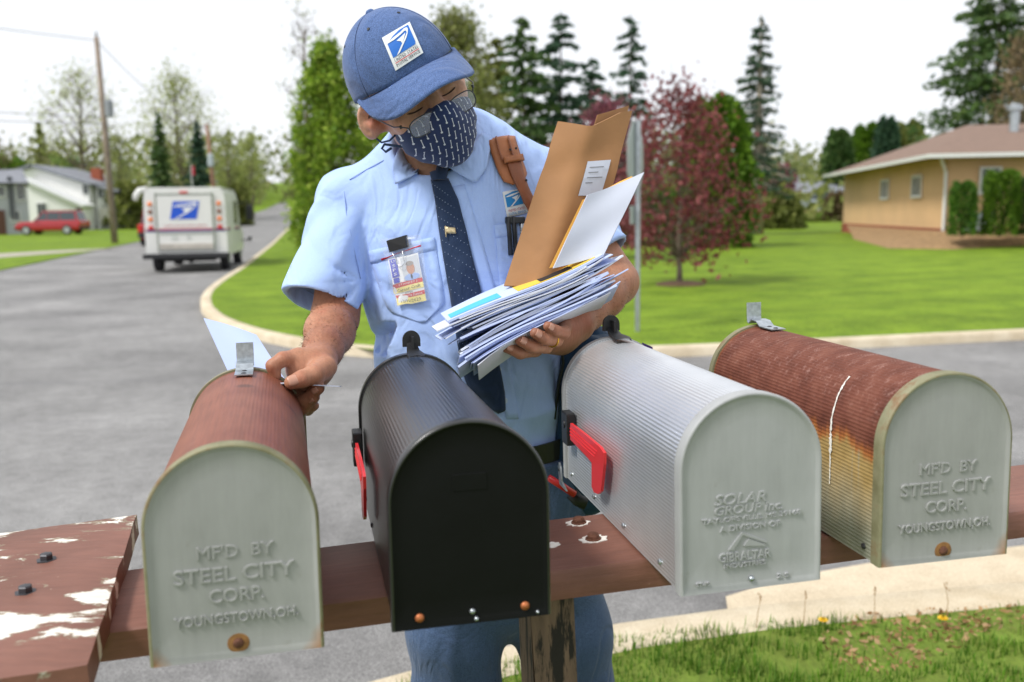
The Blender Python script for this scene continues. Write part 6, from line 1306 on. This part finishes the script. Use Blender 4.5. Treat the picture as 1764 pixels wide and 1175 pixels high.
# --- fine hair on the tanned forearms
M_HAIR = plain('arm_hair', '4c382b', .8)
def arm_hair(a, b, r, n, seed):
    rg = np.random.default_rng(seed); ax = (b - a) / np.linalg.norm(b - a); s1 = np.array(Vector(ax).orthogonal().normalized()); s2 = np.cross(ax, s1); t = rg.uniform(.1, .95, n); w = rg.uniform(0, 2 * math.pi, n)
    D = s1 * np.cos(w)[:, None] + s2 * np.sin(w)[:, None]; P = a + (b - a) * t[:, None] + D * r
    for _ in range(6): P = P - D * f_body(P)[:, None] * .9
    T = ax * .6 + D * .35 + rg.normal(size=(n, 3)) * .35; T /= np.linalg.norm(T, axis=1)[:, None]; L = rg.uniform(.004, .009, n)[:, None]; S = np.cross(T, D); S /= np.linalg.norm(S, axis=1)[:, None] + 1e-9
    V = np.stack([P - S * .00022, P + S * .00022, P + T * L], 1).reshape(-1, 3) - ROOT; o = link('arm_hair', mesh_np('arm_hair', V, np.arange(n * 3).reshape(-1, 3)), M_HAIR, man); o['kind'] = 'stuff'
arm_hair(RE, RW, .06, 1500, 1); arm_hair(LE, LW, .06, 1300, 2)
# ================================================================== mail and satchel
def m_paper(name, c, var=.04): return plain(name, c, .75, var=var, scale=9, bump=.08, bscale=30)
M_PAPER = m_paper('paper_white', 'bcc2d2'); M_LETW = m_paper('letter_white', 'd6dbe8'); M_LETB = m_paper('letter_blue', 'bccaf0'); M_PAPERB = m_paper('paper_bluish', 'b3c3ea'); M_PAPERG = m_paper('paper_grey', 'c2c6d0'); M_KRAFT = plain('kraft_paper', 'a0744b', .7, var=.1, scale=14, bump=.25, bscale=26); M_MANILA = m_paper('manila', 'dca64a', .08); M_YEL = m_paper('print_yellow', 'e2c14c', .1); M_TEAL = m_paper('print_teal', '53b4d6', .08)
def bilerp(tl, tr, br, bl, u, v): return tl + (tr - tl) * u + (bl - tl) * v + (tl - tr + br - bl) * u * v
def paper(name, corners, m, label, cat, th=.0012, sag=None, n=10, group=None, warp=None):
    """sheet through four points given as photo pixel + distance"""
    tl, tr, br, bl = [pd(*c) for c in corners]; c0 = (tl + tr + br + bl) / 4; nn = np.cross(tr - tl, bl - tl); nn /= np.linalg.norm(nn); G = []
    for i in range(n + 1):
        row = []
        for j in range(n + 1): u, v = i / n, j / n; v = v + (warp(u) * (1 - v) if warp else 0); row.append(tuple(bilerp(tl, tr, br, bl, u, v) + nn * (sag(u, v) if sag else 0) - c0))
        G.append(row)
    o = MB().grid(G, th).build(name, m, None); o.location = tuple(c0); tag(o, label, cat, group); auto_smooth(o, 40); return o, (lambda u, v, l=0: bilerp(tl, tr, br, bl, u, v) + nn * ((sag(u, v) if sag else 0) + l))
# --- the bundle in his left hand
A0, A1 = pd(768, 588, 1.395), pd(1040, 478, 1.425); AX = (A1 - A0) / np.linalg.norm(A1 - A0); vd = ray(900, 530); vd /= np.linalg.norm(vd); NI = np.cross(AX, vd); NI /= np.linalg.norm(NI); NI = NI if NI[2] > 0 else -NI
mid0 = pd(924, 562, 1.405); rg = np.random.default_rng(12); hgt = 0.0; NL = 24; labs = []
names = ['bottom', 'second', 'third', 'fourth', 'fifth', 'sixth', 'seventh', 'eighth', 'ninth', 'tenth', 'eleventh', 'twelfth', 'thirteenth', 'fourteenth', 'fifteenth', 'sixteenth', 'seventeenth', 'eighteenth', 'nineteenth', 'twentieth']
for k in range(NL):
    th = float(rg.choice([.0014, .0020, .0026, .0034])) if k else .0014; t = k / (NL - 1); tilt = math.radians(-13 + 24 * t) + rg.normal() * .02; rz_ = rg.normal() * .02 + .06 - .10 * t
    N = NI * math.cos(tilt) - vd * math.sin(tilt); Bd = np.cross(N, AX); Bd = Bd if Bd @ vd > 0 else -Bd; a_ = AX * math.cos(rz_) + N * math.sin(rz_ * .9); N2 = np.cross(Bd, a_); N2 = N2 if N2 @ NI > 0 else -N2
    Lh = .5 * float(rg.choice([.235, .24, .25, .26])) ; Wd = float(rg.choice([.105, .11, .12, .15])); c = mid0 + NI * hgt + AX * (rg.normal() * .014 + .012 * math.sin(k * 1.9) + .012 * t) + vd * (rg.uniform(0, .012)); G = []
    b1, b2 = rg.normal() * .003, rg.normal() * .0016
    for i in range(11):
        u = -1 + 2 * i / 10; row = []
        for j in range(5): w = j / 4; row.append(tuple(a_ * Lh * u + Bd * Wd * w + N2 * (b1 * u * u + b2 * math.sin(2.2 * u + k) - .005 * u * u * (1 if k < 5 else .2) + .011 * max(0, u - .2) ** 2 * (1 + .6 * math.sin(k * 2.3)) - .007 * max(0, -u - .2) ** 2 + .004 * w * math.sin(k * 1.7 + 2 * u))))
        G.append(row)
    m = [M_LETW, M_LETB, M_LETW, M_LETB][int(rg.integers(0, 4))]
    nm = 'magazine' if k == NL - 1 else 'envelope'; o = MB().grid(G, th).build(nm, m, None); o.location = tuple(c)
    lab = 'glossy magazine with yellow cover band, topmost of the mail bundle' if k == NL - 1 else 'large pale envelope at the underside of the mail bundle, resting on his fingers' if k == 0 else (names[k] + ' envelope from the bottom of the mail bundle in his left hand') if k < 20 else ['envelope three below the magazine on the bundle', 'envelope two below the magazine on the bundle', 'envelope right under the magazine on the bundle'][k - 20]
    tag(o, lab, 'magazine' if k == NL - 1 else 'envelope', 'mail bundle in his left hand'); hgt += th + .0004
    if k == NL - 1:
        def strip(u0, u1, w0, w1, l, name, m): 
            G2 = [[tuple(a_ * Lh * u + Bd * Wd * w + N2 * (b1 * u * u + b2 * math.sin(2.2 * u + k) - .001 * u * u + .011 * max(0, u - .2) ** 2 * (1 + .6 * math.sin(k * 2.3)) - .007 * max(0, -u - .2) ** 2 + .004 * w * math.sin(k * 1.7 + 2 * u) + l)) for w in (w0, w1)] for u in np.linspace(u0, u1, 9)]; MB().grid(G2).build(name, m, o, fix=False)
        strip(-.1, .92, .06, .95, .0006, 'cover_band', M_YEL); strip(-.95, -.3, .1, .5, .0006, 'cover_print', M_TEAL); strip(.15, .55, .55, .85, .0011, 'cover_print', M_TEAL); strip(.2, .62, .12, .4, .0011, 'cover_title', M_INK)
M_PGREY = plain('print_grey', '7b7d84', .7)
# --- the tall items standing behind the bundle
def sag_k(u, v): return .022 * abs(u - .42) / .58 - .004 * math.sin(9 * v + 5 * u) * math.exp(-((v - .22 - .1 * u) / .1) ** 2)
o, kf = paper('kraft_envelope', [(966, 207, 1.475), (1093, 186, 1.505), (1010, 500, 1.46), (873, 492, 1.445)], M_KRAFT, 'large brown kraft envelope, creased, standing in the crook of his arm', 'envelope', .007, sag_k, 18, None, lambda u: .075 * max(0, 1 - abs(u - .42) / .42))
c0 = np.array(o.location)
def on_paper(fn, c0, u0, u1, v0, v1, l, name, m, parent, skew=0.0): G = [[tuple(fn(u + skew * (v - v0), v, l) - c0) for v in np.linspace(v0, v1, 5)] for u in np.linspace(u0, u1, 5)]; return MB().grid(G).build(name, m, parent, fix=False)
sgn = 1 if (kf(.5, .5, .01) - kf(.5, .5)) @ (CAM_O - kf(.5, .5)) > 0 else -1
on_paper(kf, c0, .55, .88, .28, .48, sgn * .0085 if sgn < 0 else .0015, 'address_label', M_PAPER, o)
for q in range(4): on_paper(kf, c0, .6, .6 + [.2, .14, .22, .1][q], .315 + q * .03, .320 + q * .03, sgn * .0092 if sgn < 0 else .0022, 'print_line', M_PGREY, o)
G = [[tuple(kf(u, v, -sgn * .010 - sgn * .01 * (u - .5)) - c0) for v in (-.045 * max(0, (u - .5)) * 2 - .005, .12)] for u in np.linspace(.52, 1, 7)]; MB().grid(G, .001).build('open_flap', M_KRAFT, o)
paper('manila_envelope', [(1003, 345, 1.452), (1092, 306, 1.462), (1030, 446, 1.45), (946, 462, 1.435)], M_MANILA, 'orange manila envelope peeking out behind the white envelope', 'envelope', .002, lambda u, v: .006 * math.exp(-(v / .08) ** 2) * (u > .3), 12)
tp_ = [pd(1046, 331, 1.452), pd(1070, 318, 1.455), pd(1090, 309, 1.458)]; mbx = MB(); mbx.tube([p - tp_[1] for p in tp_], .0055, 10); o = mbx.build('rolled_flyer', M_MANILA, None, smooth=True); o.location = tuple(tp_[1]); tag(o, 'small orange rolled flyer at the top of the white envelope', 'flyer')
paper('white_envelope', [(1011, 336, 1.44), (1110, 298, 1.445), (1040, 440, 1.435), (952, 462, 1.425)], M_PAPER, 'tall white envelope leaning in front of the brown one', 'envelope', .003, lambda u, v: .006 * math.sin(math.pi * u) + .0012 * math.sin(8 * v + 3 * u), 14)
# --- letters in his right hand
paper('letter', [(351, 548, 1.46), (441, 577, 1.45), (498, 664, 1.39), (398, 650, 1.425)], M_PAPERB, 'bluish white letter held up behind the latch of the reddish mailbox', 'letter', .0012, lambda u, v: -.006 * math.sin(math.pi * u) * (1 - v) + .004 * (u - .3) ** 2, 10)
paper('letter', [(455, 657, 1.40), (588, 666.5, 1.385), (585, 666.5, 1.352), (486, 661.5, 1.335)], M_PAPER, 'thin white letter gripped flat between his thumb and fingers', 'letter', .0014)
# --- satchel with its leather shoulder strap
sat = empty('mail_satchel', tuple(J(1000, 720, 1.76)), 0, 'navy fabric mail satchel with tan leather shoulder strap at his hip', 'satchel'); SC = J(1000, 720, 1.76)
def f_bag(P):
    q = P - SC; q = q.copy(); q[:, 0] += q[:, 2] * -.12; r = v3(.058, .12, .165); e = .035; d = np.abs(q) - (r - e); s = np.linalg.norm(np.maximum(d, 0), axis=1) + np.minimum(d.max(1), 0) - e
    return s - .006 * np.sin(q[:, 2] * 30 + 5 * np.sin(q[:, 1] * 22 + q[:, 0] * 15)) * .6 - .004 * np.sin(q[:, 0] * 50 + q[:, 2] * 14)
b = link('bag', sdf_mesh(f_bag, SC - v3(.14, .2, .24), SC + v3(.14, .2, .24), .005, 'bag'), M_NAVY, sat, smooth=True); b.location = tuple(-SC)
def rel(p): return tuple(np.asarray(p) - SC)
def soft_flap():
    G = []
    for i in range(13):
        u = i / 12; x0 = J(985 + 62 * u, 556 + 22 * u, 1.70 + .0 * u); x1 = J(966 + 80 * u, 640 + 10 * u, 1.665); row = []
        for j in range(9): v = j / 8; p = x0 + (x1 - x0) * v + v3(0, -.012 * math.sin(math.pi * v) + .006 * math.sin(7 * u + 3 * v), .012 * math.sin(math.pi * u)); row.append(rel(p))
        G.append(row)
    return MB().grid(G, .004)
soft_flap().build('flap', M_NAVY, sat, smooth=True)
M_LEATH = plain('tan_leather', 'a9683f', .5, var=.22, scale=22, bump=.3, bscale=120, spec=.45); M_LEATHD = plain('tan_leather_dark', '8a4f2f', .5, var=.2, scale=30, bump=.3, bscale=120)
def strap_rows(left, right, n, m, off, bulge, back=0):
    rows = drape(f_shirt, ploft(left, right, n, m, off, bulge)); rows = [[np.array(p) for p in r] for r in rows]
    for k in range(1, back + 1):
        first = rows[0]; a = k / back; rows.insert(0, [p + v3(0, .035, .012 * (1 - a) - .004 * a * k) for p in first])
    return [[rel(p) for p in r] for r in rows]
MB().grid(strap_rows([(838, 246), (846, 272), (856, 298), (866, 316), (880, 322)], [(884, 243), (892, 268), (900, 290), (904, 304), (898, 316)], 16, 8, .008, .004, 5), .007).build('shoulder_pad', M_LEATH, sat, smooth=True)
for f0 in (.28, .72):
    l = [(838 + 46 * f0 - 3, 246), (846 + 46 * f0 - 4, 272), (852 + 46 * f0 - 5, 284)]; MB().grid(strap_rows(l, [(x + 3, y) for x, y in l], 8, 2, .0145, .001, 4), .002).build('pad_groove', M_LEATHD, sat, smooth=True)
MB().grid(strap_rows([(866, 284), (873, 305), (887, 335), (903, 364), (925, 420)], [(888, 280), (893, 303), (903, 330), (917, 360), (940, 415)], 20, 5, .0165, .001), .004).build('strap', M_LEATHD, sat, smooth=True)
MB().grid(strap_rows([(860, 280), (862, 290)], [(890, 273), (893, 284)], 3, 5, .020, .002), .004).build('strap_keeper', M_LEATH, sat, smooth=True)
for px, py in ((871, 266), (880, 264), (897, 318)):
    q = np.array(drape(f_shirt, [[(px, py, .0185)]])[0][0]); MB().lathe([(.0022, -.001), (.0018, .0006), (.0006, .0008)], rel(q), 8, R=Matrix.Rotation(math.pi / 2, 3, 'X')).build('stud', M_EYELET, sat)
MB().tube([rel(J(962, 583, 1.60)), rel(J(968, 600, 1.605)), rel(J(970, 625, 1.62)), rel(J(962, 660, 1.64)), rel(J(955, 720, 1.66))], .007, 8, flat=.4).build('side_strap', M_BLACKP, sat, smooth=True)
mb = MB(); mb.tube([rel(J(957, 580, 1.585)), rel(J(962, 592, 1.588)), rel(J(966, 603, 1.592))], [.004, .0055, .004], 10); mb.build('clip', M_CHROME, sat, smooth=True)
mb = MB(); mb.tube([rel(J(945, 823, 1.53)), rel(J(966, 836, 1.535)), rel(J(990, 852, 1.54))], .006, 8); mb.build('red_piping', M_REDF, sat, smooth=True)
mb = MB(); mb.tube([rel(J(985, 850, 1.56)), rel(J(996, 862, 1.56)), rel(J(1010, 868, 1.56))], .011, 10); mb.build('grip', M_BLACKP, sat, smooth=True)
G = [[rel(J(1106 + 9 * i, 590 + 4 * i + 5 * j, 1.66)) for j in range(2)] for i in range(3)]; MB().grid(G, .002).build('purple_tag', plain('purple_tag', '4a2a7e', .6), sat)
